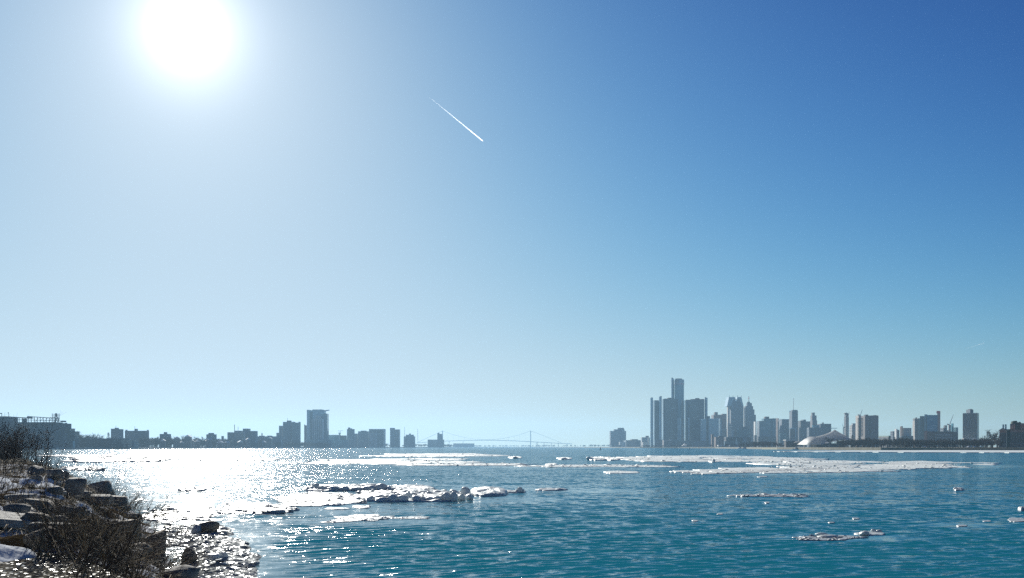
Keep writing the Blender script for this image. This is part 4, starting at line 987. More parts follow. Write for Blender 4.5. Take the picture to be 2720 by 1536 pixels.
def belt(name, label, spec, seed, evergreen=.0):
    """a wood that reads as one mass: spec = list of (px0, px1, Y0, Y1, h0, h1, count)"""
    rs = random.Random(seed); Vs, Fs, n = [], [], 0
    mats = []
    for (p0, p1, Y0, Y1, h0, h1, cnt) in spec:
        for k in range(cnt):
            px = rs.uniform(p0, p1); Y = np.interp(px, (p0, p1), (Y0, Y1)) + rs.uniform(-.03, .05) * Y0; h = rs.uniform(h0, h1)
            g = rs.random() < evergreen
            t = rs.choice(PINES if g else TREES)
            a = rs.uniform(0, 6.28); c, s_ = math.cos(a), math.sin(a); w = h * rs.uniform(.9, 1.5)
            for V, Fc, m in ((t[0], t[1], 0), (t[2], t[3], 1 if g else 0)):
                A = np.array(V); x = (A[:, 0] * c - A[:, 1] * s_) * w + WX(px, Y); y = (A[:, 0] * s_ + A[:, 1] * c) * w + Y
                Vs.append(np.stack([x, y, A[:, 2] * h + 2.3], -1)); Fs.append(np.array(Fc) + n); n += len(A); mats.append(np.full(len(Fc), m))
    me = fast_mesh(name, np.concatenate(Vs), np.concatenate(Fs))
    me.materials.append(MATS['twig_far']); me.materials.append(MATS['evergreen'])
    me.polygons.foreach_set('material_index', np.concatenate(mats).astype(np.int32))
    o = link_mesh(name, me); tag(o, label, 'woodland', kind='stuff')
belt('city_woodland', 'brown leafless woodland along the near end of the city bank', [(2225, 2420, 1300, 1090, 7, 11.5, 150), (2400, 2660, 1090, 1000, 6, 10, 190), (2255, 2345, 1320, 1200, 9, 12, 40)], 3, .07)
belt('riverside_scrub', 'low brown scrub along the foot of the skyline', [(1925, 2140, 2000, 1560, 4, 9, 90), (1700, 1930, 2720, 2180, 3, 7, 80), (1990, 2060, 1800, 1650, 7, 12, 24)], 5, .12)
belt('opposite_woodland', 'dark leafless woodland covering the opposite bank', [(375, 700, 1800, 2450, 11, 20, 330), (690, 880, 2420, 2900, 10, 16, 150), (870, 1200, 2950, 4700, 9, 15, 150), (178, 300, 1560, 1620, 13, 20, 30)], 8, .1)
belt('distant_woodland', 'faint line of far woods below the bridge', [(1180, 1330, 6200, 7700, 10, 15, 60), (1330, 1640, 7700, 5200, 9, 16, 110)], 11, 0)

# ------------------------------------------------------------------ small things on the far banks
def house(px, ybase, Y, w, h, ang, lab):
    e = empty('house', (WX(px, Y), Y, 2.4), lab, 'house', 'houses among the trees on the opposite bank')
    z0 = WZ(ybase, Y) - 2.4; d = w * .8
    v = [(-w / 2, 0, -.2), (w / 2, 0, -.2), (w / 2, d, -.2), (-w / 2, d, -.2), (-w / 2, 0, z0 + h), (w / 2, 0, z0 + h), (w / 2, d, z0 + h), (-w / 2, d, z0 + h)]
    mesh_obj('wall', v, [(0, 1, 5, 4), (1, 2, 6, 5), (2, 3, 7, 6), (3, 0, 4, 7)], MATS['facade_warm'], e)
    zt = z0 + h + w * .35; q = w * .06
    r = [(-w / 2 - q, -q, z0 + h - .1), (w / 2 + q, -q, z0 + h - .1), (w / 2 + q, d + q, z0 + h - .1), (-w / 2 - q, d + q, z0 + h - .1), (0, -q, zt), (0, d + q, zt)]
    mesh_obj('roof', r, [(0, 1, 4), (2, 3, 5), (1, 2, 5, 4), (3, 0, 4, 5)], MATS['white_paint'], e)
    e.rotation_euler = (0, 0, ang)
rs = random.Random(21)
for px, y, lab in ((432, 1178, 'snowy-roofed house under the squat flats'), (470, 1170, 'snowy-roofed house beside the spreading bare tree'), (498, 1167, 'highest snowy-roofed house, under the tall bare tree'), (505, 1175, 'snowy-roofed house a row below the highest one'),
                   (525, 1178, 'snowy-roofed house between the tall tree and the low pale flats'), (552, 1173.5, 'upper snowy-roofed house under the low pale flats'), (556, 1177.5, 'lower snowy-roofed house under the low pale flats'), (583, 1180, 'snowy-roofed house nearest the broad town block'),
                   (640, 1179, 'snowy-roofed house under the white window column'), (660, 1172, 'snowy-roofed house under the tall wing of the town block'), (700, 1181, 'snowy-roofed house at the water below the thin chimney'), (715, 1170, 'snowy-roofed house before the long pale terrace'),
                   (484, 1181, 'snowy-roofed house at the water under the tall bare tree'), (600, 1182, 'snowy-roofed house at the water before the broad town block')):
    house(px, y, 1790 + (px - 420) * 1.75, rs.uniform(8, 12), rs.uniform(3, 5), rs.uniform(-.6, .6), lab)
plain('car_white', (0.75, 0.75, 0.75), 0.25, 0.05, 1.0); plain('car_blue', (0.05, 0.07, 0.16), 0.2, 0.1, 1.0); plain('car_silver', (0.4, 0.42, 0.45), 0.22, 0.05, 1.0, metallic=.6); plain('tyre', (0.02, 0.02, 0.02), 0.8, 0.2, 2.0)
def car(px, Y, paint, label, ang=0.0):
    e = empty('parked_car', (WX(px, Y), Y, 2.6), label, 'car', 'cars parked on the city bank')
    prof = [(-2.2, .35), (2.2, .35), (2.25, .75), (1.5, .95), (.9, 1.0), (.35, 1.45), (-1.2, 1.48), (-1.9, 1.0), (-2.25, .9)]
    n = len(prof)
    v = [(x, -.85, z) for x, z in prof] + [(x, .85, z) for x, z in prof]
    mesh_obj('body', v, [tuple(range(n)), tuple(range(2 * n - 1, n - 1, -1))] + [(i, n + i, n + (i + 1) % n, (i + 1) % n) for i in range(n)], MATS[paint], e)
    g = [(-1.05, -.87, 1.02), (.75, -.87, 1.02), (.32, -.87, 1.38), (-1.0, -.87, 1.4)]
    mesh_obj('side_window', g + [(a, -.86, c) for a, b_, c in g], [(0, 1, 2, 3), (7, 6, 5, 4), (0, 4, 5, 1), (1, 5, 6, 2), (2, 6, 7, 3), (3, 7, 4, 0)], MATS['glass_dark'], e)
    for x in (-1.4, 1.35):
        for y in (-.82, .62):
            w = [(x + .34 * math.cos(t * math.pi / 6), y + dy, .34 + .34 * math.sin(t * math.pi / 6)) for dy in (0, .2) for t in range(12)]
            mesh_obj('wheel', w, [tuple(range(12)), tuple(range(23, 11, -1))] + [(i, (i + 1) % 12, 12 + (i + 1) % 12, 12 + i) for i in range(12)], MATS['tyre'], e)
    e.rotation_euler = (0, 0, ang)
car(2576, 945, 'car_white', 'white parked car on the yellow bank, first from the slab tower')
car(2594, 942, 'car_blue', 'dark blue parked car between the white and silver ones')
car(2609, 940, 'car_silver', 'silver parked car nearest the brick works')
car(2461, 975, 'car_blue', 'dark blue parked car standing alone below the blue banner tower', .2)
def boat(px, ytop, Y, L_, label):
    e = empty('moored_boat', (WX(px, Y), Y, .1), label, 'boat', 'boats moored below the skyline')
    v = []
    for x, w, z in ((-L_ / 2, .8, 1.0), (0, 1.2, .9), (L_ * .3, 1.0, 1.1), (L_ / 2, .05, 1.5)):
        v += [(x, -w, z), (x, w, z), (x, w * .5, -.3), (x, -w * .5, -.3)]
    f = [(0, 1, 2, 3)]
    for k in range(3):
        for i in range(4): f.append((4 * k + i, 4 * k + 4 + i, 4 * k + 4 + (i + 1) % 4, 4 * k + (i + 1) % 4))
    mesh_obj('hull', v, f, MATS['white_paint'], e)
    piece('cabin', MATS['white_paint'], e, (WX(px, Y) - L_ * .1, Y, 1.9), (L_ * .4, 1.6, 1.5)); piece('cabin_window', MATS['glass_dark'], e, (WX(px, Y) - L_ * .1, Y - .82, 2.0), (L_ * .36, .06, .5))
boat(1969, 1182, 1800, 12, 'white cabin boat moored close to the pale lighthouse'); boat(1980, 1182, 1740, 14, 'white cabin boat moored before the dark flat-roofed office'); boat(2122, 1190, 1290, 16, 'white cabin boat moored beside the amphitheatre')
plain('sand', (0.50, 0.46, 0.30), 0.9, 0.2, 0.2)
prism('beach', [(WX(2024, 1395), 1395), (WX(2064, 1320), 1320), (WX(2064, 1360), 1360), (WX(2024, 1440), 1440)], -1, 1.9, MATS['sand'], kind='structure', label='pale sandy strip at the water beside the amphitheatre', cat='beach')
def buoy(px, Y, label):
    e = empty('channel_buoy', (WX(px, Y), Y, 0), label, 'buoy')
    n = 12
    mesh_obj('float', [(1.0 * math.cos(t * math.pi / 6), 1.0 * math.sin(t * math.pi / 6), z) for z in (-.4, .5) for t in range(12)], [tuple(range(11, -1, -1)), tuple(range(12, 24))] + [(i, (i + 1) % 12, 12 + (i + 1) % 12, 12 + i) for i in range(12)], MATS['dark_metal'], e)
    for t in range(4):
        a = t * math.pi / 2 + .5; beam('lattice_leg', (WX(px, Y) + .7 * math.cos(a), Y + .7 * math.sin(a), .5), (WX(px, Y) + .15 * math.cos(a), Y + .15 * math.sin(a), 2.6), .12, 'dark_metal', e)
    piece('lantern', MATS['green_copper'], e, (WX(px, Y), Y, 2.8), (.4, .4, .5)); piece('top_mark', MATS['dark_metal'], e, (WX(px, Y), Y, 1.8), (.8, .8, .7))
buoy(1595, 1120, 'small dark channel buoy in open water before the lone apartment block'); buoy(1831, 1350, 'small channel buoy in open water before the dark glass towers')

# ------------------------------------------------------------------ ice on the river
plain('ice_white', (0.83, 0.87, 0.85), 0.42, 0.12, 0.9, bump=0.05, trans=0.22)
plain('ice_grey', (0.50, 0.54, 0.55), 0.45, 0.35, 1.2, bump=0.05, trans=0.12)
def sparkle(name, col, cell, share, tilt, rough=.35):
    """dull crust with a few icy facets that each lean their own way"""
    m, nt, out = nodes_of(name)
    b = N(nt, 'ShaderNodeBsdfPrincipled'); t = N(nt, 'ShaderNodeNewGeometry')
    v = N(nt, 'ShaderNodeTexVoronoi'); v.inputs['Scale'].default_value = cell; nt.links.new(t.outputs['Position'], v.inputs['Vector'])
    n = N(nt, 'ShaderNodeTexNoise'); n.inputs['Scale'].default_value = 2.5; n.inputs['Detail'].default_value = 7; n.inputs['Roughness'].default_value = .7; nt.links.new(t.outputs['Position'], n.inputs['Vector'])
    r = N(nt, 'ShaderNodeValToRGB'); r.color_ramp.elements[0].position = .3; r.color_ramp.elements[1].position = .7
    r.color_ramp.elements[0].color = c4([c * .45 for c in col]); r.color_ramp.elements[1].color = c4([min(1, c * 1.35) for c in col]); nt.links.new(n.outputs['Fac'], r.inputs[0])
    nt.links.new(r.outputs[0], b.inputs['Base Color']); b.inputs['Roughness'].default_value = rough
    sx = N(nt, 'ShaderNodeSeparateXYZ'); nt.links.new(v.outputs['Color'], sx.inputs[0])
    nt.links.new(math_node(nt, 'MULTIPLY', math_node(nt, 'LESS_THAN', sx.outputs[2], share), .5), b.inputs['Specular IOR Level'])
    sub = N(nt, 'ShaderNodeVectorMath', operation='SUBTRACT'); sub.inputs[1].default_value = (.5, .5, .5); nt.links.new(v.outputs['Color'], sub.inputs[0])
    sc = N(nt, 'ShaderNodeVectorMath', operation='MULTIPLY'); sc.inputs[1].default_value = (tilt, tilt, 0); nt.links.new(sub.outputs[0], sc.inputs[0])
    ad = N(nt, 'ShaderNodeVectorMath', operation='ADD'); nt.links.new(t.outputs['Normal'], ad.inputs[0]); nt.links.new(sc.outputs[0], ad.inputs[1])
    nn = N(nt, 'ShaderNodeVectorMath', operation='NORMALIZE'); nt.links.new(ad.outputs[0], nn.inputs[0]); nt.links.new(nn.outputs[0], b.inputs['Normal'])
    nt.links.new(b.outputs[0], out.inputs['Surface'])
sparkle('ice_slush', (.46, .48, .47), 9.0, .22, .9, .3)
plain('ice_far', (0.89, 0.93, 0.87), 0.5, 0.06, 0.3, bump=0.05, spec=0.5)
def floe(name, label, px0, px1, yb, yf, h, seed, mat='ice_white', lump=.5, tip=0.0, brash=0, bsize=(.15, .5), group=None, edge=.25, parent=None, nang=120, holes=0.0, rings=9):
    rs = random.Random(seed)
    px = (px0 + px1) / 2; hx = (px1 - px0) / 2; ym = (yb + yf) / 2; hy = (yf - yb) / 2
    Yc = WY(ym); c = Vector((WX(px, Yc), Yc, 0))
    ph = [rs.uniform(0, 6.28) for _ in range(8)]
    def rim(a):
        j = sum(math.sin(a * k + ph[k % 8]) / k ** .65 for k in (2, 3, 5, 7, 11, 17, 26, 41)) * .13
        return 1 + j * edge / .25
    V = []; Fc = []
    nz = lambda x, y, s: mn.noise(Vector((x * s, y * s, seed * 3.1)))
    scale = .9 / max(.25, h)
    V.append((0, 0, h * .9))
    outer = None
    for k in range(1, rings + 1):
        t = (k / rings) ** .8
        for i in range(nang):
            a = 2 * math.pi * i / nang
            ca, sa = math.cos(a), math.sin(a)
            r = rim(a) * t
            u = r * math.copysign(abs(ca) ** .8, ca); w = r * math.copysign(abs(sa) ** .9, sa)
            p_ = px + u * hx; y_ = ym + (w + tip * u) * hy
            Y = WY(max(y_, 1189.5)); x = WX(p_, Y)
            top = h * (1 - .55 * t ** 6)
            z = top * (.75 + lump * (nz(x, Y, .5 * scale) + .6 * nz(x, Y, 1.6 * scale)))
            z = max(z, .02)
            if holes: z -= holes * h * 4 * max(0.0, mn.noise(Vector((x * .10, Y * .045, seed))) + .5 * mn.noise(Vector((x * .35, Y * .12, seed + 9))) - .06)
            V.append((x - c.x, Y - c.y, z))
    base = 1 + (rings - 1) * nang
    for i in range(nang):      # skirt below the waterline
        v = V[base + i]; V.append((v[0] * 1.002, v[1] * 1.002, -.25))
    for i in range(nang): Fc.append((0, 1 + i, 1 + (i + 1) % nang))
    for k in range(rings):
        o = 1 + k * nang; q = 1 + (k + 1) * nang
        for i in range(nang):
            j = (i + 1) % nang
            Fc.append((o + i, q + i, q + j)); Fc.append((o + i, q + j, o + j))
    me = fast_mesh('sheet', V, Fc)
    if parent is None:
        e = empty(name, c, label, 'ice floe', group)
        sh = link_mesh('sheet', me, MATS[mat], e, smooth=True)
    else:
        e = parent; sh = link_mesh('sheet', me, MATS[mat], e, loc=c - e.location, smooth=True)
    if brash:
        BV, BF = [], []
        for k in range(brash):
            a = rs.uniform(0, 6.283); r = math.sqrt(rs.random()) * rim(a) * .97
            ca, sa = math.cos(a), math.sin(a)
            p_ = px + r * math.copysign(abs(ca) ** .8, ca) * hx; y_ = ym + (r * math.copysign(abs(sa) ** .9, sa) + tip * r * ca) * hy
            Y = WY(max(y_, 1189.5)); s = rs.uniform(*bsize) * (.4 + rs.random() ** 3)
            lump_at(BV, BF, (WX(p_, Y) - e.location.x, Y - e.location.y, h * .75), s, rs)
        br = link_mesh('brash_ice', fast_mesh('brash_ice', BV, BF), MATS[mat], e); br['kind'] = 'stuff'
    return e
ICO = None
def lump_at(V, Fc, c, s, rs):
    """small angular chunk of 12 faces"""
    k = len(V)
    pts = [(0, 0, 1), (1, 0, .2), (.3, 1, .3), (-.9, .5, .1), (-.8, -.7, .2), (.4, -1, .1), (0, 0, -.6)]
    sx, sy, sz = s * rs.uniform(.6, 1.5), s * rs.uniform(.6, 1.5), s * rs.uniform(.15, .5)
    a = rs.uniform(0, 6.28); ca, sa = math.cos(a), math.sin(a)
    for x, y, z in pts:
        x += rs.uniform(-.2, .2); y += rs.uniform(-.2, .2)
        V.append((c[0] + (x * ca - y * sa) * sx, c[1] + (x * sa + y * ca) * sy, c[2] + z * sz))
    for i in range(5):
        j = (i + 1) % 5
        Fc.append((k, k + 1 + i, k + 1 + j)); Fc.append((k + 6, k + 1 + j, k + 1 + i))
_bm = bmesh.new(); bmesh.ops.create_icosphere(_bm, subdivisions=3, radius=1.0)
ICO_V = np.array([v.co[:] for v in _bm.verts]); ICO_F = np.array([[v.index for v in f.verts] for f in _bm.faces]); _bm.free()
_bm = bmesh.new(); bmesh.ops.create_icosphere(_bm, subdivisions=2, radius=1.0)
ICO2_V = np.array([v.co[:] for v in _bm.verts]); ICO2_F = np.array([[v.index for v in f.verts] for f in _bm.faces]); _bm.free()
def stone_mesh(name, seed, dims, planes=14, rough=.06, roundness=.35, coarse=False, blocky=False):
    ICO_V, ICO_F = (ICO2_V, ICO2_F) if coarse else (globals()['ICO_V'], globals()['ICO_F'])
    rs = np.random.RandomState(seed)
    nrm = rs.normal(size=(planes, 3)); nrm /= np.linalg.norm(nrm, axis=1)[:, None]
    dd = rs.uniform(.5, .92, planes)
    if blocky:
        ax = np.array([(1, 0, 0), (-1, 0, 0), (0, 1, 0), (0, -1, 0), (0, 0, 1), (0, 0, -1)], float) + rs.normal(size=(6, 3)) * .2
        ax /= np.linalg.norm(ax, axis=1)[:, None]
        nrm = np.concatenate([ax, nrm[:5]]); dd = np.concatenate([rs.uniform(.58, .72, 6), rs.uniform(.72, .95, 5)])
    dots = ICO_V @ nrm.T
    r = np.where(dots > 1e-3, dd / np.maximum(dots, 1e-3), 9).min(1)
    r = np.minimum(r, 1.35 if blocky else 1.15)
    r = r * (1 - roundness) + roundness * .9
    V = ICO_V * r[:, None]
    n = np.array([mn.fractal(Vector(v * 2.3 + seed), 1.0, 2.0, 4) for v in V])
    V = V * (1 + rough * n)[:, None] * (np.array(dims) / 2)
    return fast_mesh(name, V, ICO_F)
def block_part(parent, px, yb, wpx, hpx, seed, mat='ice_white', depth=1.0, roundness=.5, sink=.25):
    Y = WY(yb); w = wpx / F * Y; h = hpx / F * Y
    me = stone_mesh('ice_block', seed, (w, w * depth * .8, h * (1 + sink) * 1.15), planes=18, rough=.10, roundness=roundness, coarse=w < .5)
    o = link_mesh('ice_block', me, MATS[mat], parent, smooth=True)
    o.location = Vector((WX(px, Y), Y + w * depth * .3, h * .5 - h * sink * .4)) - parent.location
    o.rotation_euler = (0, 0, seed * 1.3)
    return o
# the piled-up ridge in the middle of the river
r = floe('ice_ridge', 'long ridge of piled white ice blocks in mid river', 935, 1262, 1303, 1333, .16, 1, lump=.8, brash=160, bsize=(.1, .4))
for i, (px, yb, w, hh) in enumerate([(952, 1329, 20, 7), (966, 1331, 14, 8), (984, 1332, 30, 12), (1006, 1333, 22, 9), (1018, 1333, 36, 11), (1044, 1333, 40, 17), (1070, 1333, 34, 16), (1086, 1329, 26, 20), (1104, 1332, 34, 14), (1122, 1331, 24, 10), (1142, 1331, 34, 10), (1164, 1331, 26, 12), (1186, 1331, 44, 20), (1204, 1331, 28, 22), (1224, 1329, 24, 14), (1246, 1328, 26, 14), (1236, 1318, 30, 22), (1204, 1314, 34, 12), (1160, 1312, 30, 8), (1120, 1314, 34, 8), (1076, 1312, 40, 8)]):
    block_part(r, px, yb, w * 1.1, hh * 1.15, 100 + i)
floe('ice_slab', 'smooth thick white ice slab at the end of the ridge', 1250, 1346, 1301, 1320, .42, 2, lump=.35, nang=90, edge=.12)
e = floe('ice_slab', 'thin ice tongue ending in one small upright block', 1338, 1396, 1305, 1309.5, .12, 3, lump=.5, nang=70)
for i, (px, yb, w, hh) in enumerate([(1380, 1309, 20, 15), (1389, 1309, 12, 10), (1372, 1309, 12, 8)]): block_part(e, px, yb, w, hh, 140 + i)
e = floe('ice_ridge', 'snow-covered ice ridge behind the main piled ridge', 805, 1040, 1290, 1306, .2, 4, lump=.7, brash=60, bsize=(.1, .4))
for i, (px, yb, w, hh) in enumerate([(822, 1304, 30, 10), (838, 1303, 30, 17), (856, 1304, 26, 12), (886, 1305, 40, 13), (912, 1305, 34, 12), (950, 1305, 40, 10), (980, 1305, 44, 13), (1012, 1305, 44, 18), (1032, 1305, 20, 14), (985, 1298, 60, 11)]): block_part(e, px, yb, w * 1.15, hh * 1.1, 160 + i)
floe('ice_sheet', 'flat white ice sheet trailing behind the snow-covered ridge', 1020, 1158, 1291, 1301, .13, 5, lump=.7)
floe('ice_sheet', 'broad flat glossy ice sheet on the sunward side of the main ridge', 735, 985, 1309, 1345, .07, 6, 'ice_grey', lump=1.0, brash=200, bsize=(.06, .25))
e = floe('ice_floe', 'rough grey edged floe nearest the glittering water by the bushes', 572, 795, 1344, 1366, .14, 7, 'ice_grey', lump=1.0, brash=90, bsize=(.1, .3))
for i, (px, yb, w, hh) in enumerate([(596, 1360, 44, 8), (630, 1362, 50, 8), (668, 1362, 44, 7), (700, 1364, 46, 9), (735, 1365, 50, 12), (765, 1361, 36, 8)]): block_part(e, px, yb, w, hh, 180 + i, 'ice_grey')
floe('ice_floe', 'thin dark edged floe just behind the rough grey floe', 605, 722, 1338, 1347, .16, 8, 'ice_grey', lump=.9)
floe('ice_plate', 'short thick ice plate beside the glossy sheet', 846, 905, 1337, 1344, .16, 9, lump=.4, nang=60)
floe('ice_plate', 'thin pale ice sliver below the glossy sheet', 862, 930, 1350, 1354, .06, 10, lump=.4, nang=60)
floe('ice_plate', 'small ragged ice patch below the piled ridge', 937, 985, 1344.5, 1351, .07, 11, lump=.9, nang=60)
floe('slush_ice', 'long broken band of slush ice below the ridge', 868, 1048, 1371, 1385, .02, 12, 'ice_white', lump=1.6, brash=200, bsize=(.04, .14), tip=-.4, edge=.7)
floe('slush_ice', 'thin slush streak tapering out over calm water', 1042, 1145, 1374, 1379, .02, 13, 'ice_white', lump=1.4, brash=50, bsize=(.04, .12), edge=.6)
# far brash field in front of the skyline
floe('brash_field', 'wide white brash ice field below the dark glass towers', 1590, 2240, 1213, 1229, .2, 20, 'ice_far', lump=.8, tip=.45, brash=420, bsize=(.12, .4), edge=.35, nang=220, holes=1.0, rings=18)
floe('brash_field', 'long tapering brash ice field drifting before the striped slab', 2000, 2640, 1225, 1246, .16, 21, 'ice_far', lump=.8, tip=.2, brash=420, bsize=(.1, .35), edge=.4, nang=220, holes=1.0, rings=18)
floe('brash_field', 'lower white tongue of brash ice below the big field', 1850, 2380, 1241, 1258, .12, 22, 'ice_far', lump=.9, tip=-.55, brash=300, bsize=(.08, .3), edge=.5, nang=220, holes=1.0, rings=18)
e = floe('ice_floe', 'white floe with humped end leading the brash field', 1558, 1650, 1216, 1223.5, .45, 23, 'ice_far', lump=.6); block_part(e, 1568, 1222, 26, 8, 210, 'ice_far')
floe('ice_floe', 'thin white floe streak alone below the brash field', 1430, 1770, 1235, 1242, .09, 24, 'ice_far', lump=1.0, brash=120, bsize=(.15, .5), edge=.5)
floe('ice_floe', 'small flat white floe under the thin streak', 1600, 1700, 1252, 1258, .08, 25, 'ice_far', lump=.8)
floe('ice_floe', 'short white floe patch beside the tongue of brash ice', 1790, 1880, 1250, 1256, .08, 26, 'ice_far', lump=.9, edge=.4)
e = floe('ice_floe', 'tiny floe with upright block below the glass towers', 1880, 1915, 1224, 1228, .2, 27, 'ice_far', nang=50); block_part(e, 1897, 1228, 9, 9, 211, 'ice_far')
for i, (a, b_, yb, yf, lab) in enumerate([(1480, 1520, 1216, 1221, 'small humped floe leading the far ice, beside the open channel'), (1450, 1480, 1233, 1238, 'small dark humped floe above the thin streak'), (1352, 1386, 1213, 1218, 'single small floe beyond the ends of the pale ice bands')]):
    e = floe('ice_floe', lab, a, b_, yb, yf, .3, 30 + i, 'ice_far', nang=50); block_part(e, (a + b_) / 2, yf, (b_ - a) * .5, 5, 215 + i, 'ice_far')
floe('ice_band', 'long pale ice band reaching towards the bridge', 760, 1290, 1220, 1233, .1, 35, 'ice_far', lump=.8, tip=-.3, brash=300, bsize=(.12, .45), edge=.5, nang=220, holes=1.0, rings=18)
floe('ice_band', 'upper pale ice band pointing at the bridge', 980, 1330, 1205, 1214, .13, 36, 'ice_far', lump=.8, tip=-.35, brash=200, bsize=(.15, .5), edge=.4, nang=200, holes=1.0, rings=18)
floe('ice_band', 'thin lower pale ice band in front of the long one', 1060, 1420, 1232, 1237.5, .1, 37, 'ice_far', lump=.9, brash=120, bsize=(.15, .5), edge=.5)
floe('ice_band', 'dark silhouetted ice band in the sun glitter', 165, 470, 1214, 1228, .5, 38, 'ice_grey', lump=1.1, brash=200, bsize=(.3, 1.1), edge=.5, tip=-.15)
e = floe('ice_floe', 'long thin dark floe line in the sun glitter with one hump', 120, 400, 1211, 1214.5, .45, 39, 'ice_grey', lump=.9, edge=.4); block_part(e, 328, 1214, 24, 5, 220, 'ice_grey', roundness=.9)
floe('ice_floe', 'thin dark floe line stretching out from the glitter', 455, 720, 1217, 1224, .22, 40, 'ice_grey', lump=1.0, brash=120, bsize=(.2, .7), edge=.5)
floe('ice_floe', 'dark rough floe among the twigs of the near bank', 168, 274, 1243, 1251, .32, 41, 'ice_grey', lump=1.2, brash=80, bsize=(.2, .6), edge=.4)
floe('ice_floe', 'lone small floe in the brightest glitter', 475, 542, 1298, 1306, .16, 42, 'ice_grey', lump=1.2, nang=70, edge=.4)
# scattered floes on the open water
e = floe('ice_plate', 'flat white ice plate on open water beyond the ridge tip', 1420, 1506, 1299, 1304, .14, 50, lump=.4, nang=70); block_part(e, 1487, 1303, 34, 5, 230)
floe('ice_floe', 'thin broken line of ice in the middle of the open water', 1964, 2140, 1314, 1321, .07, 51, lump=1.0, brash=70, bsize=(.08, .25), edge=.5)
e = floe('ice_floe', 'lone white ice lump on open water toward the brick works', 2532, 2560, 1299, 1304, .18, 52, nang=50); block_part(e, 2542, 1303, 20, 8, 231); block_part(e, 2552, 1303, 14, 6, 232)
e = floe('ice_floe', 'white ice lump cut by the picture edge', 2706, 2735, 1352, 1357.5, .2, 53, nang=50); block_part(e, 2720, 1357, 22, 9, 233)
e = floe('ice_plate', 'pale ice plate with flat tabular block in the nearer open water', 2112, 2285, 1424, 1436, .03, 54, 'ice_grey', lump=1.0, brash=60, bsize=(.05, .15), edge=.4); block_part(e, 2184, 1424, 40, 7, 234, roundness=.5); block_part(e, 2205, 1430, 70, 8, 235, roundness=.5); block_part(e, 2240, 1436, 30, 4, 236); block_part(e, 2205, 1437, 14, 6, 237)
e = floe('ice_plate', 'heap of small white ice slabs beside the tabular plate', 2276, 2350, 1414, 1423, .05, 55, lump=.8, nang=70); block_part(e, 2300, 1423, 40, 12, 238, roundness=.5); block_part(e, 2322, 1415, 20, 9, 239); block_part(e, 2338, 1415, 24, 8, 240)
for i, (a, b_, yb, yf, lab) in enumerate([(2612, 2632, 1383, 1387, 'tiny white floe in the open water nearest the frame edge'), (2540, 2570, 1395, 1399, 'tiny pale floe beside the long slick'), (2676, 2730, 1377, 1387, 'thin pale ice smear running out of the frame'), (2030, 2044, 1334, 1337, 'tiny ice speck under the broken line of ice'), (1905, 1920, 1364, 1368, 'tiny ice speck alone in mid water'), (1838, 1854, 1382, 1386, 'faint ice speck nearest the ridge slick'), (2200, 2216, 1387, 1390, 'small ice speck above the tabular plate'), (2264, 2282, 1376, 1380, 'small ice speck above the heap of slabs'), (2010, 2040, 1265, 1268, 'small ice speck just below the brash tongue')]):
    floe('ice_floe', lab, a, b_, yb, yf, .025, 60 + i, 'ice_grey', lump=.8, nang=40, group='scattered ice specks')
# shelf ice along the city bank
def shelf():
    pts = [(2050, 1199.2), (2090, 1199.6), (2200, 1200.3), (2400, 1201.2), (2600, 1201.9), (2760, 1202.4)]
    back = [(2760, 1195.6), (2600, 1195.9), (2400, 1196.3), (2260, 1196.8), (2150, 1198.0)]
    rs = random.Random(4); V = []
    full = []
    for seq in (pts, back):
        for (a, b_) in zip(seq[:-1], seq[1:]):
            for t in range(12):
                full.append((a[0] + (b_[0] - a[0]) * t / 12, a[1] + (b_[1] - a[1]) * t / 12 + rs.uniform(-.12, .12)))
    w = [(WX(px, WY(y, .35)), WY(y, .35)) for px, y in full]
    o = prism('shelf_ice', w, -.3, .38, MATS['ice_far']); tag(o, 'straight white shelf of ice along the city bank', 'ice shelf')
shelf()
# ------------------------------------------------------------------ near bank
def bank_material():
    m, nt, out = nodes_of('bank_ground')
    b = N(nt, 'ShaderNodeBsdfPrincipled'); g = N(nt, 'ShaderNodeNewGeometry')
    def noise(s, d=6, r=.65):
        n = N(nt, 'ShaderNodeTexNoise'); n.inputs['Scale'].default_value = s; n.inputs['Detail'].default_value = d; n.inputs['Roughness'].default_value = r
        nt.links.new(g.outputs['Position'], n.inputs['Vector']); return n.outputs['Fac']
    soil = N(nt, 'ShaderNodeValToRGB'); cr = soil.color_ramp
    cr.elements[0].position = .3; cr.elements[0].color = (.022, .017, .013, 1); cr.elements[1].position = .75; cr.elements[1].color = (.16, .125, .075, 1)
    nt.links.new(noise(2.2), soil.inputs[0])
    up = N(nt, 'ShaderNodeSeparateXYZ'); nt.links.new(g.outputs['Normal'], up.inputs[0])
    sn = N(nt, 'ShaderNodeMapRange'); sn.inputs[1].default_value = .50; sn.inputs[2].default_value = .56; nt.links.new(noise(.55, 5, .6), sn.inputs[0])
    flat = N(nt, 'ShaderNodeMapRange'); flat.inputs[1].default_value = .75; flat.inputs[2].default_value = .92; nt.links.new(up.outputs[2], flat.inputs[0])
    k = math_node(nt, 'MULTIPLY', sn.outputs[0], flat.outputs[0])
    mix = N(nt, 'ShaderNodeMix', data_type='RGBA'); mix.inputs['B'].default_value = (.82, .84, .87, 1)
    nt.links.new(k, mix.inputs['Factor']); nt.links.new(soil.outputs[0], mix.inputs['A']); nt.links.new(mix.outputs['Result'], b.inputs['Base Color'])
    b.inputs['Roughness'].default_value = .85; b.inputs['Specular IOR Level'].default_value = 0.0
    bp = N(nt, 'ShaderNodeBump'); bp.inputs['Distance'].default_value = .06; nt.links.new(noise(9.0), bp.inputs['Height']); nt.links.new(bp.outputs[0], b.inputs['Normal'])
    nt.links.new(b.outputs[0], out.inputs['Surface'])
bank_material()
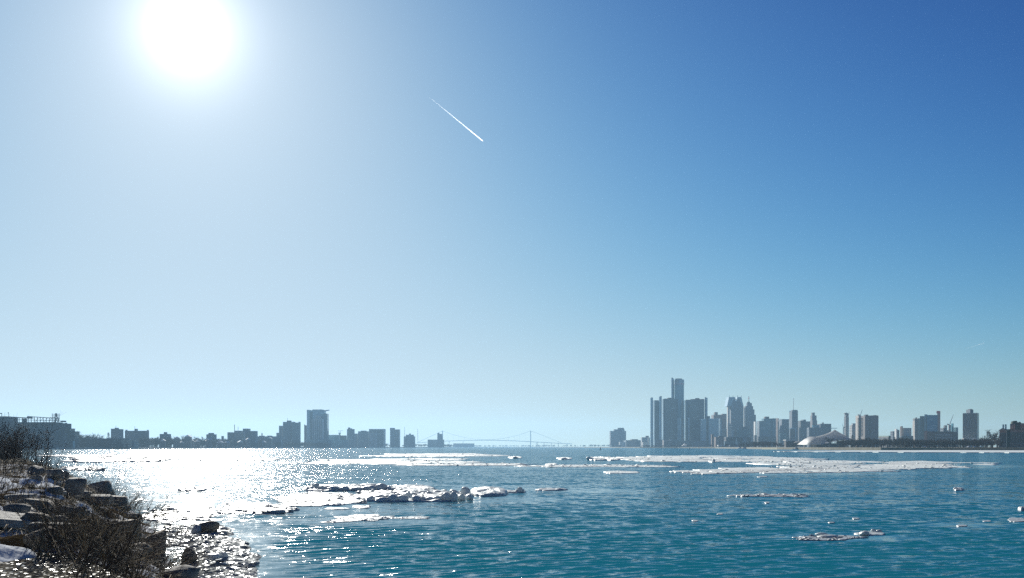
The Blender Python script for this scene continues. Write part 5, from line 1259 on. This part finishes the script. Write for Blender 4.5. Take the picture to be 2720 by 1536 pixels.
def near_bank():
    Y = np.concatenate([np.linspace(-60, 6, 16)[:-1], np.linspace(6, 40, 150)[:-1], np.geomspace(40, 350, 170)])
    U = np.concatenate([np.linspace(-4, 9, 70)[:-1], np.geomspace(9, 160, 26)])
    YY, UU = np.meshgrid(Y, U, indexing='ij'); X = shore_x(YY) - UU * (1 + 0.15 * np.clip(YY / 60, 0, 2))
    Z = ground_z(X, YY)
    Z = np.where(path_mask(X, YY), np.minimum(Z, 1.72), Z)
    n, m_ = X.shape; idx = np.arange(n * m_).reshape(n, m_)
    Q = np.stack([idx[:-1, :-1], idx[1:, :-1], idx[1:, 1:], idx[:-1, 1:]], -1).reshape(-1, 4)
    me = fast_mesh('near_bank', np.stack([X, YY, Z], -1).reshape(-1, 3), Q)
    o = link_mesh('near_bank', me, MATS['bank_ground'], smooth=True)
    tag(o, 'near riverbank of dark soil and dry grass with snow patches', 'riverbank', kind='structure')
# tarmac path: its edge as seen, taken at the height of the path
PZ = 1.80
edge = [(WX(px, WY(py, PZ)), WY(py, PZ)) for px, py in ((430, 1640), (330, 1536), (255, 1500), (185, 1478), (100, 1464), (0, 1452), (-200, 1440), (-500, 1428))]
PATH = [(6, 2), (6, -40), (-40, -40), (-40, edge[-1][1] + 8)] + edge[::-1]
def path_mask(x, y):
    inside = np.zeros(np.shape(x), bool); n = len(PATH)
    for i in range(n):
        (x1, y1), (x2, y2) = PATH[i], PATH[(i + 1) % n]
        c = ((y1 > y) != (y2 > y)) & (x < (x2 - x1) * (y - y1) / (y2 - y1 + 1e-12) + x1)
        inside ^= c
    return inside
near_bank()
def tarmac():
    sparkle('wet_tarmac', (.15, .14, .115), 26.0, .09, .8, .3); m = MATS['wet_tarmac']
    prism('path', PATH, 1.55, PZ, m, kind='structure', label='wet dark tarmac path in the near corner', cat='path')
tarmac()
plain('snow', (0.80, 0.84, 0.88), 0.8, 0.06, 1.5, bump=.04, spec=0.0)
def snow_patch(label, px0, px1, y0, y1, seed, h=.12):
    """a drift lying on the bank: outline from where it is seen, draped over the ground"""
    rs = random.Random(seed); n = 40; rings = 7
    pc = hit((px0 + px1) / 2, (y0 + y1) / 2)
    ph = [rs.uniform(0, 6.28) for _ in range(6)]
    V = []; Fc = []
    ry = max(.25, abs(hit((px0 + px1) / 2, y0).y - hit((px0 + px1) / 2, y1).y) / 2); rx = (px1 - px0) / 2 / F * pc.y
    ry = min(ry, rx * 4)
    V.append((0, 0, h))
    for k in range(1, rings + 1):
        t = k / rings
        for i in range(n):
            a = 2 * math.pi * i / n; r = t * (1 + sum(math.sin(a * j + ph[j]) for j in (1, 2, 3, 5)) * .09)
            # slanting along the line of sight so that the drift keeps its place on screen
            dy = math.sin(a) * r * ry; dx = math.cos(a) * r * rx + dy * pc.x / pc.y
            x, y = pc.x + dx, pc.y + dy
            z = float(max(ground_z(x, y), PZ - .06 if bool(path_mask(np.array([x]), np.array([y]))[0]) else -9)) + h * (1 - t ** 3) - .03 * (t > .99) * 2
            V.append((dx, dy, z - pc.z))
    for i in range(n): Fc.append((0, 1 + i, 1 + (i + 1) % n))
    for k in range(rings - 1):
        o = 1 + k * n; q = o + n
        for i in range(n):
            j = (i + 1) % n; Fc.append((o + i, q + i, q + j)); Fc.append((o + i, q + j, o + j))
    V[0] = (0, 0, float(ground_z(pc.x, pc.y)) - pc.z + h)
    o = link_mesh('snow_patch', fast_mesh('snow_patch', V, Fc), MATS['snow'], loc=pc, smooth=True); tag(o, label, 'snow patch')
snow_patch('white snow strip along the edge of the tarmac path', -60, 105, 1449, 1462, 1, .03)
snow_patch('blue shaded snow patch above the concrete slab', 60, 150, 1352, 1376, 2, .1)
snow_patch('snow slope at the frame edge below the dark bush', -40, 60, 1255, 1330, 3, .15)
snow_patch('snow drift between the bush and the rock line', 40, 150, 1268, 1292, 4, .12)
snow_patch('small snow patch at the foot of the dark blocky boulder', 118, 172, 1306, 1330, 5, .1)
snow_patch('snow streak on the flat rock before the round boulder', 225, 290, 1318, 1328, 6, .08)
snow_patch('bright snow patch beside the triangular slab', 190, 260, 1346, 1360, 7, .08)
snow_patch('small snow patch between the slabs and the main bush', 90, 150, 1372, 1384, 8, .07)

# boulders and slabs
def rock_mat(name, a, b_):
    m, nt, out = nodes_of(name)
    b = N(nt, 'ShaderNodeBsdfPrincipled'); t = N(nt, 'ShaderNodeTexCoord')
    n = N(nt, 'ShaderNodeTexNoise'); n.inputs['Scale'].default_value = 5; n.inputs['Detail'].default_value = 8; n.inputs['Roughness'].default_value = .7; nt.links.new(t.outputs['Object'], n.inputs['Vector'])
    r = N(nt, 'ShaderNodeValToRGB'); r.color_ramp.elements[0].position = .3; r.color_ramp.elements[1].position = .72; r.color_ramp.elements[0].color = c4(a); r.color_ramp.elements[1].color = c4(b_)
    nt.links.new(n.outputs['Fac'], r.inputs[0]); nt.links.new(r.outputs[0], b.inputs['Base Color']); b.inputs['Roughness'].default_value = .8; b.inputs['Specular IOR Level'].default_value = .2
    bp = N(nt, 'ShaderNodeBump'); bp.inputs['Distance'].default_value = .05; nt.links.new(n.outputs['Fac'], bp.inputs['Height']); nt.links.new(bp.outputs[0], b.inputs['Normal'])
    nt.links.new(b.outputs[0], out.inputs['Surface'])
rock_mat('rock_grey', (.16, .155, .15), (.38, .36, .33)); rock_mat('rock_brown', (.17, .13, .095), (.42, .34, .25)); rock_mat('rock_dark', (.12, .11, .10), (.32, .29, .25)); rock_mat('slab_concrete', (.26, .25, .22), (.48, .46, .41))
def boulder(label, px0, px1, yt, yb, mat, seed, depth=1.0, planes=12, roundness=.25, rot=None, name='boulder', group=None, sink=.2):
    p = hit((px0 + px1) / 2, yb - 1)
    w = (px1 - px0) / F * p.y; h = (yb - yt) / F * p.y
    me = stone_mesh(name, seed, (w * 1.12, w * depth, h * (1 + sink) * 1.1), max(6, planes - 3), .045, roundness * .25, coarse=name == 'riprap_stone', blocky=roundness < .35)
    o = link_mesh(name, me, MATS[mat], loc=(p.x, p.y + w * depth * .25, p.z + h * .5 - h * sink * .5))
    o.rotation_euler = rot or (0, 0, seed * .37 % .6 - .3)
    return tag(o, label, 'rock', group)
boulder('pale rounded boulder standing out against the glitter', 222, 299, 1277, 1322, 'rock_grey', 3, .9, 11, .3)
boulder('dark blocky boulder beside the pale rounded one', 158, 224, 1264, 1328, 'rock_dark', 8, .9, 9, .12)
boulder('dark flat-topped rock in the line below the saplings', 112, 162, 1243, 1275, 'rock_dark', 12, 1.0, 10, .2)
boulder('dark low rock under the saplings near the frame edge', 66, 118, 1240, 1268, 'rock_dark', 13, 1.0, 10, .25)
boulder('small dark rock peeping over the blocky boulder', 150, 182, 1252, 1274, 'rock_dark', 14, 1.0, 10, .3)
boulder('pointed triangular slab reaching into the water', 268, 342, 1314, 1347, 'rock_dark', 22, .8, 7, .05)
boulder('brown conical boulder behind the main bush', 294, 374, 1373, 1436, 'rock_brown', 31, .9, 8, .2)
boulder('tall brown boulder at the water end of the main bush', 371, 442, 1402, 1502, 'rock_brown', 35, .8, 9, .25)
boulder('small pyramid rock above the path', 58, 142, 1408, 1458, 'rock_brown', 41, .9, 7, .1)
boulder('dark slanting rock between path and concrete slab', 50, 200, 1384, 1428, 'rock_dark', 44, .8, 7, .1)
boulder('long brown flat rock among dry grass', 28, 152, 1322, 1362, 'rock_brown', 52, .6, 8, .15)
boulder('flat rock carrying a snow streak', 200, 300, 1312, 1340, 'rock_dark', 57, .8, 8, .1)
boulder('low brown rock by the snow between the slabs', 150, 215, 1348, 1372, 'rock_brown', 58, .8, 8, .1)
boulder('pale split stone beside the dark blocky boulder', 140, 168, 1278, 1290, 'slab_concrete', 61, .8, 7, .1)
boulder('grassy ice-rimmed rock alone in the shore ice', 517, 577, 1387, 1420, 'rock_brown', 66, .9, 12, .5)
boulder('small frosted stone beside the grassy rock', 503, 537, 1398, 1421, 'ice_grey', 67, 1.0, 14, .6)
boulder('dark tufted stone at the foot of the reeds', 474, 520, 1462, 1500, 'rock_dark', 69, .9, 12, .5)
boulder('dark stone at the bottom edge below the reeds', 430, 520, 1508, 1550, 'rock_dark', 71, .9, 12, .4)
rs = random.Random(77)
LANDMARKS = [(90, 1255, 'under the saplings'), (190, 1300, 'by the blocky boulder'), (260, 1305, 'by the pale rounded boulder'), (305, 1335, 'by the triangular slab'), (335, 1405, 'by the conical boulder'), (405, 1460, 'by the tall brown boulder'), (90, 1345, 'by the long flat rock'), (50, 1385, 'by the pale concrete slab'), (100, 1435, 'by the pyramid rock'), (30, 1290, 'on the snow slope'), (250, 1370, 'behind the main bush'), (130, 1300, 'below the snow drift'), (200, 1440, 'inside the main bush')]
n_ = 0; used_labels = set()
while n_ < 34:
    px = rs.uniform(10, 430); py = rs.uniform(1262, 1500)
    p = hit(px, py); s = float(shore_dist(p.x, p.y))
    if not (.1 < s < 4.5) or p.y < 18: continue
    w = rs.uniform(.35, .9) * F / p.y
    tone = rs.choice(['rock_dark', 'rock_brown', 'rock_grey'])
    near = min(LANDMARKS, key=lambda q: (q[0] - px) ** 2 + 4 * (q[1] - py) ** 2)[2]
    lab = None
    size = 'small' if w < 25 else ('large' if w > 55 else 'middling')
    lab = '%s loose %s stone of the bank, %s' % (size, {'rock_dark': 'dark', 'rock_brown': 'brown', 'rock_grey': 'grey'}[tone], near)
    if lab in used_labels: continue
    used_labels.add(lab)
    boulder(lab, px - w / 2, px + w / 2, py - w * rs.uniform(.3, .55), py, tone, 300 + n_, .9, 9, .15, name='riprap_stone', group='loose stones of the bank protection')
    n_ += 1
def slab(label, px0, px1, yt, yb, seed, tilt, th=.22):
    p = hit((px0 + px1) / 2, yb); w = (px1 - px0) / F * p.y
    bm = bmesh.new(); bmesh.ops.create_cube(bm, size=1.0)
    for v in bm.verts: v.co = (v.co.x * w, v.co.y * w * .7, v.co.z * th)
    bmesh.ops.bevel(bm, geom=list(bm.edges), offset=.025, segments=2, affect='EDGES')
    bmesh.ops.subdivide_edges(bm, edges=[e for e in bm.edges if e.calc_length() > .3], cuts=4, use_grid_fill=True)
    for v in bm.verts: v.co += Vector((mn.noise(v.co * 4 + Vector((seed, 0, 0))), mn.noise(v.co * 4 + Vector((0, seed, 0))), mn.noise(v.co * 4 + Vector((0, 0, seed))))) * .03
    me = bpy.data.meshes.new('concrete_slab'); bm.to_mesh(me); bm.free()
    o = link_mesh('concrete_slab', me, MATS['slab_concrete'], loc=(p.x, p.y + .2, p.z + (yb - yt) / F * p.y * .5)); o.rotation_euler = tilt
    tag(o, label, 'slab')
slab('pale broken concrete slab jutting in from the frame edge', -70, 108, 1366, 1402, 4, (math.radians(4), math.radians(7), .15), .16)
slab('brown tilted concrete slab by the long flat rock', 150, 222, 1352, 1370, 9, (math.radians(3), math.radians(10), -.3), .16)

# shore ice
floe('shore_ice', 'lumpy grey shore ice at the foot of the near bank', 470, 700, 1440, 1570, .05, 80, 'ice_slush', lump=1.4, brash=260, bsize=(.04, .16), edge=.3)
floe('shore_ice', 'wet wrinkled shore ice around the grassy rock', 420, 610, 1392, 1452, .05, 81, 'ice_slush', lump=1.4, brash=160, bsize=(.05, .18), edge=.35)
floe('shore_ice', 'bands of slush ice drifting behind the reeds', 385, 570, 1345, 1388, .05, 82, 'ice_grey', lump=1.4, brash=200, bsize=(.06, .25), edge=.5)
e = floe('shore_ice', 'long white ice chunk on the shore ice', 532, 606, 1478, 1490, .08, 83, nang=60); block_part(e, 560, 1489, 60, 18, 250); block_part(e, 590, 1486, 36, 20, 251); block_part(e, 540, 1492, 30, 9, 252)

# ------------------------------------------------------------------ bushes, reeds and grass
plain('twig_near', (0.055, 0.043, 0.034), 0.75, 0.35, 3.0)
plain('straw', (0.26, 0.20, 0.12), 0.8, 0.4, 2.0)
plain('seed_head', (0.05, 0.03, 0.022), 0.9, 0.4, 4.0)
def bush(name, label, base, n, h, rad, lean, r0, seed, twigs=7, spread=.5, straw=.15, cat='bush', seeds=False):
    """bare stems fanning from a clump; base = list of ground points"""
    rs = random.Random(seed); V, Fc, M = [], [], []; SV, SF = [], []
    c = sum((Vector(b_) for b_ in base), Vector()) / len(base)
    single = []
    for k in range(n):
        if n <= 60: V, Fc = [], []
        b0 = Vector(rs.choice(base)); a = rs.uniform(0, 6.283); q = rad * math.sqrt(rs.random())
        x, y = b0.x + q * math.cos(a), b0.y + q * math.sin(a); z = max(float(ground_z(x, y)), -.1) - .05
        hh = h * rs.uniform(.45, 1.0)
        d = Vector((rs.gauss(0, spread) + lean[0], rs.gauss(0, spread) + lean[1], rs.uniform(.7, 1.2))).normalized()
        p = Vector((x, y, z)); segs = 4; r = r0 * rs.uniform(.6, 1.2); mi = 1 if rs.random() < straw else 0
        start = len(Fc); pts = [p.copy()]
        for s in range(segs):
            d = (d + Vector((rs.gauss(0, .1) + lean[0] * .12, rs.gauss(0, .1), -.03))).normalized(); nx_ = p + d * hh / segs
            tube(V, Fc, p - c, nx_ - c, r * (1 - s / (segs + .5)), r * (1 - (s + 1) / (segs + .5))); p = nx_; pts.append(p.copy())
        for t in range(twigs):
            s = rs.randint(1, segs); u = rs.random(); b1 = pts[s - 1].lerp(pts[s], u)
            dd = (d + Vector((rs.gauss(0, .6), rs.gauss(0, .6), rs.gauss(.1, .4)))).normalized(); L = hh * rs.uniform(.12, .32)
            e1 = b1 + dd * L
            tube(V, Fc, b1 - c, e1 - c, r * .4, r * .2)
            for w in range(2):
                b2 = b1.lerp(e1, rs.uniform(.3, .9)); d3 = (dd + Vector((rs.gauss(0, .7), rs.gauss(0, .7), rs.gauss(.1, .5)))).normalized(); tube(V, Fc, b2 - c, b2 + d3 * L * .45 - c, r * .28, r * .14)
            if seeds and rs.random() < .5: lump_at(SV, SF, e1 - c, r * rs.uniform(2.2, 4.0), rs)
        M += [mi] * (len(Fc) - start)
        if n <= 60: single.append((V, Fc, mi))
    e = empty(name, c, label, cat)
    for V_, F_, mi in single:
        link_mesh('stem', fast_mesh('stem', V_, F_), MATS['straw' if mi else 'twig_near'], e)
    if not single:
      me = fast_mesh('stems', V, Fc); me.materials.append(MATS['twig_near']); me.materials.append(MATS['straw'])
      me.polygons.foreach_set('material_index', np.array(M, dtype=np.int32)); link_mesh('stems', me, None, e)['kind'] = 'stuff'
    if SV:
        o = link_mesh('seed_heads', fast_mesh('seed_heads', SV, SF), MATS['seed_head'], e); o['kind'] = 'stuff'
H = lambda *pp: [hit(px, py) for px, py in pp]
bush('bare_bush', 'large tangled bare bush filling the near corner beside the path', H((200, 1500), (260, 1505), (320, 1515), (250, 1470), (160, 1470), (300, 1480)), 340, 1.25, .5, (.12, .1), .008, 1, 8, .5, .4)
bush('bare_bush', 'dense low twig tangle over the conical boulder', H((180, 1440), (230, 1430), (270, 1440), (320, 1450), (210, 1410)), 170, .95, .5, (.1, .1), .007, 2, 7, .55, .3)
bush('leaning_reeds', 'long reeds leaning out over the shore ice', H((400, 1480), (430, 1500), (380, 1460), (460, 1520), (350, 1430)), 120, 1.9, .45, (.75, .2), .006, 3, 4, .22, .1, 'reeds')
bush('leaning_reeds', 'low dark reeds at the bottom of the frame', H((430, 1530), (470, 1534), (500, 1536), (380, 1532)), 130, .8, .4, (.5, .1), .006, 4, 5, .45, .3, 'reeds')
bush('seeded_shrub', 'thin shrub with dark seed heads beside the triangular slab', H((305, 1335), (330, 1345), (290, 1330), (350, 1352)), 44, 1.6, .7, (.35, .1), .014, 5, 6, .3, 0, 'shrub', True)
bush('seeded_shrub', 'fine seeded shrub in front of the glitter past the pale boulder', H((345, 1350), (385, 1368), (410, 1380)), 44, 1.5, .6, (.4, .1), .013, 6, 6, .3, 0, 'shrub', True)
bush('sapling_clump', 'clump of upright saplings above the rock line', H((85, 1246), (110, 1246), (135, 1248)), 46, 3.2, .9, (.1, 0), .018, 7, 10, .2, 0, 'saplings', True)
bush('sapling_clump', 'two slender saplings reaching across the grain elevator', H((150, 1252), (122, 1250)), 9, 4.8, .5, (.12, 0), .026, 8, 12, .12, 0, 'saplings', True)
bush('dark_bush', 'dense dark bush at the frame edge before the grain elevator', H((5, 1222), (25, 1224), (40, 1226), (-20, 1222)), 330, 4.4, 1.6, (.06, 0), .024, 9, 9, .35, .1)
bush('sapling_clump', 'single tall stems on the snow slope at the frame edge', H((12, 1345), (30, 1345), (45, 1350)), 12, 2.2, .4, (.12, .1), .014, 10, 6, .18, 0, 'saplings')
bush('seeded_shrub', 'sparse shrub between the pale boulder and the glitter', H((200, 1290), (235, 1300), (260, 1300)), 22, 1.9, .9, (.15, .2), .012, 11, 9, .22, 0, 'shrub', True)
bush('reed_tuft', 'tuft of reeds before the grassy rock', H((470, 1500), (500, 1500)), 70, .7, .25, (.35, .1), .005, 12, 4, .4, .3, 'reeds')
bush('grass_tuft', 'dry tuft crowning the rock in the shore ice', H((540, 1410), (555, 1410)), 60, .42, .2, (.2, .1), .006, 13, 3, .6, .6, 'grass')
def dry_grass():
    rs = np.random.RandomState(5); V, Fc = [], []
    cnt = 0
    while cnt < 9000:
        Y = rs.uniform(15, 110) if rs.rand() < .75 else rs.uniform(15, 40); s = rs.uniform(.8, 9) if rs.rand() < .8 else rs.uniform(.3, 3)
        x = shore_x(Y) - s * 1.08
        if x < -.5 * Y - 1 or bool(path_mask(np.array([x]), np.array([Y]))[0]): continue
        if fnoise(np.array([x * .5]), np.array([Y * .5]))[0] < -.02: continue
        z = float(ground_z(x, Y)); L = rs.uniform(.15, .5) * (1 + Y / 120); w = .004 * (1 + Y / 30)
        a = rs.uniform(0, 6.28); ln = np.array((math.cos(a), math.sin(a), 0)) * rs.uniform(.3, 1.2) + np.array((.4, .1, 0)); b_ = np.array((x, Y, z - .03))
        m_ = b_ + ln * L * .35 + (0, 0, L * .55); t = b_ + ln * L + (0, 0, L * rs.uniform(.2, .75)); sd = np.array((-math.sin(a + .8), math.cos(a + .8), 0)) * w
        k = len(V); V += [b_ - sd, b_ + sd, m_ - sd * .8, m_ + sd * .8, t]; Fc += [(k, k + 1, k + 3), (k, k + 3, k + 2), (k + 2, k + 3, k + 4)]; cnt += 1
    o = link_mesh('dry_grass', fast_mesh('dry_grass', V, Fc), MATS['straw']); tag(o, 'dry straw grass matted over the near bank', 'grass', kind='stuff')
dry_grass()

# ------------------------------------------------------------------ contrails high in the sky
def contrail(label, pa, pb, alt, w0, w1, seed, density):
    m, nt, out = nodes_of('contrail_vapour_%d' % seed)
    vs_ = N(nt, 'ShaderNodeVolumeScatter'); vs_.inputs['Color'].default_value = (1, 1, 1, 1); vs_.inputs['Density'].default_value = density; vs_.inputs['Anisotropy'].default_value = .6
    nt.links.new(vs_.outputs[0], out.inputs['Volume']); m.cycles.homogeneous_volume = True
    def at_alt(px, py):
        Y = (alt - CH) * F / (HY - py); return Vector((WX(px, Y), Y, alt))
    a, b_ = at_alt(*pa), at_alt(*pb); V = []; T = []; S = 40; n_ = 8
    d = (b_ - a); side = d.cross(Vector((0, 0, 1))).normalized(); up = Vector((0, 0, 1))
    for s in range(S + 1):
        t = s / S; w = (w0 + (w1 - w0) * t) * (1 if s < S else .2)
        for i in range(n_):
            q = 2 * math.pi * i / n_; V.append(a + d * t + (side * math.cos(q) + up * math.sin(q)) * w); T.append(min(1, t * 1.6) ** 1.3)
    caps = [(0, i + 1, i) for i in range(1, n_ - 1)] + [(S * n_, S * n_ + i, S * n_ + i + 1) for i in range(1, n_ - 1)]
    Fc = [(s * n_ + i, s * n_ + (i + 1) % n_, (s + 1) * n_ + (i + 1) % n_, (s + 1) * n_ + i) for s in range(S) for i in range(n_)]
    Fc = [t for q in Fc for t in ((q[0], q[1], q[2]), (q[0], q[2], q[3]))] + caps
    me = fast_mesh('contrail', [tuple(v - a) for v in V], Fc)
    bm = bmesh.new(); bm.from_mesh(me); bmesh.ops.recalc_face_normals(bm, faces=bm.faces); bm.to_mesh(me); bm.free()
    o = link_mesh('contrail', me, m, loc=a, smooth=True); tag(o, label, 'contrail')
contrail('short white contrail high in the middle of the sky', (1140, 258), (1284, 376), 9000, 2, 17, 1, .014)
contrail('faint small contrail low over the eastern towers', (2556, 930), (2616, 911), 9500, 8, 30, 2, .0016)

# ------------------------------------------------------------------ air: haze over the whole place
def build_haze():
    m, nt, out = nodes_of('haze_air')
    pv = N(nt, 'ShaderNodeVolumePrincipled')
    pv.inputs['Color'].default_value = (0.42, 0.69, 0.95, 1)
    pv.inputs['Density'].default_value = HAZE
    pv.inputs['Anisotropy'].default_value = 0.4
    nt.links.new(pv.outputs[0], out.inputs['Volume'])
    m.cycles.homogeneous_volume = True
    x0, x1, y0, y1, z0, z1 = -9600, 9600, -260, 9700, -4.0, 212.0
    v = [(x0, y0, z0), (x1, y0, z0), (x1, y1, z0), (x0, y1, z0), (x0, y0, z1), (x1, y0, z1), (x1, y1, z1), (x0, y1, z1)]
    f = [(0, 3, 2, 1), (4, 5, 6, 7), (0, 1, 5, 4), (1, 2, 6, 5), (2, 3, 7, 6), (3, 0, 4, 7)]
    o = mesh_obj('haze', v, f, m)
    tag(o, 'thin pale winter haze hanging over the river', 'haze', kind='stuff')
HAZE = 6.8e-5
build_haze()
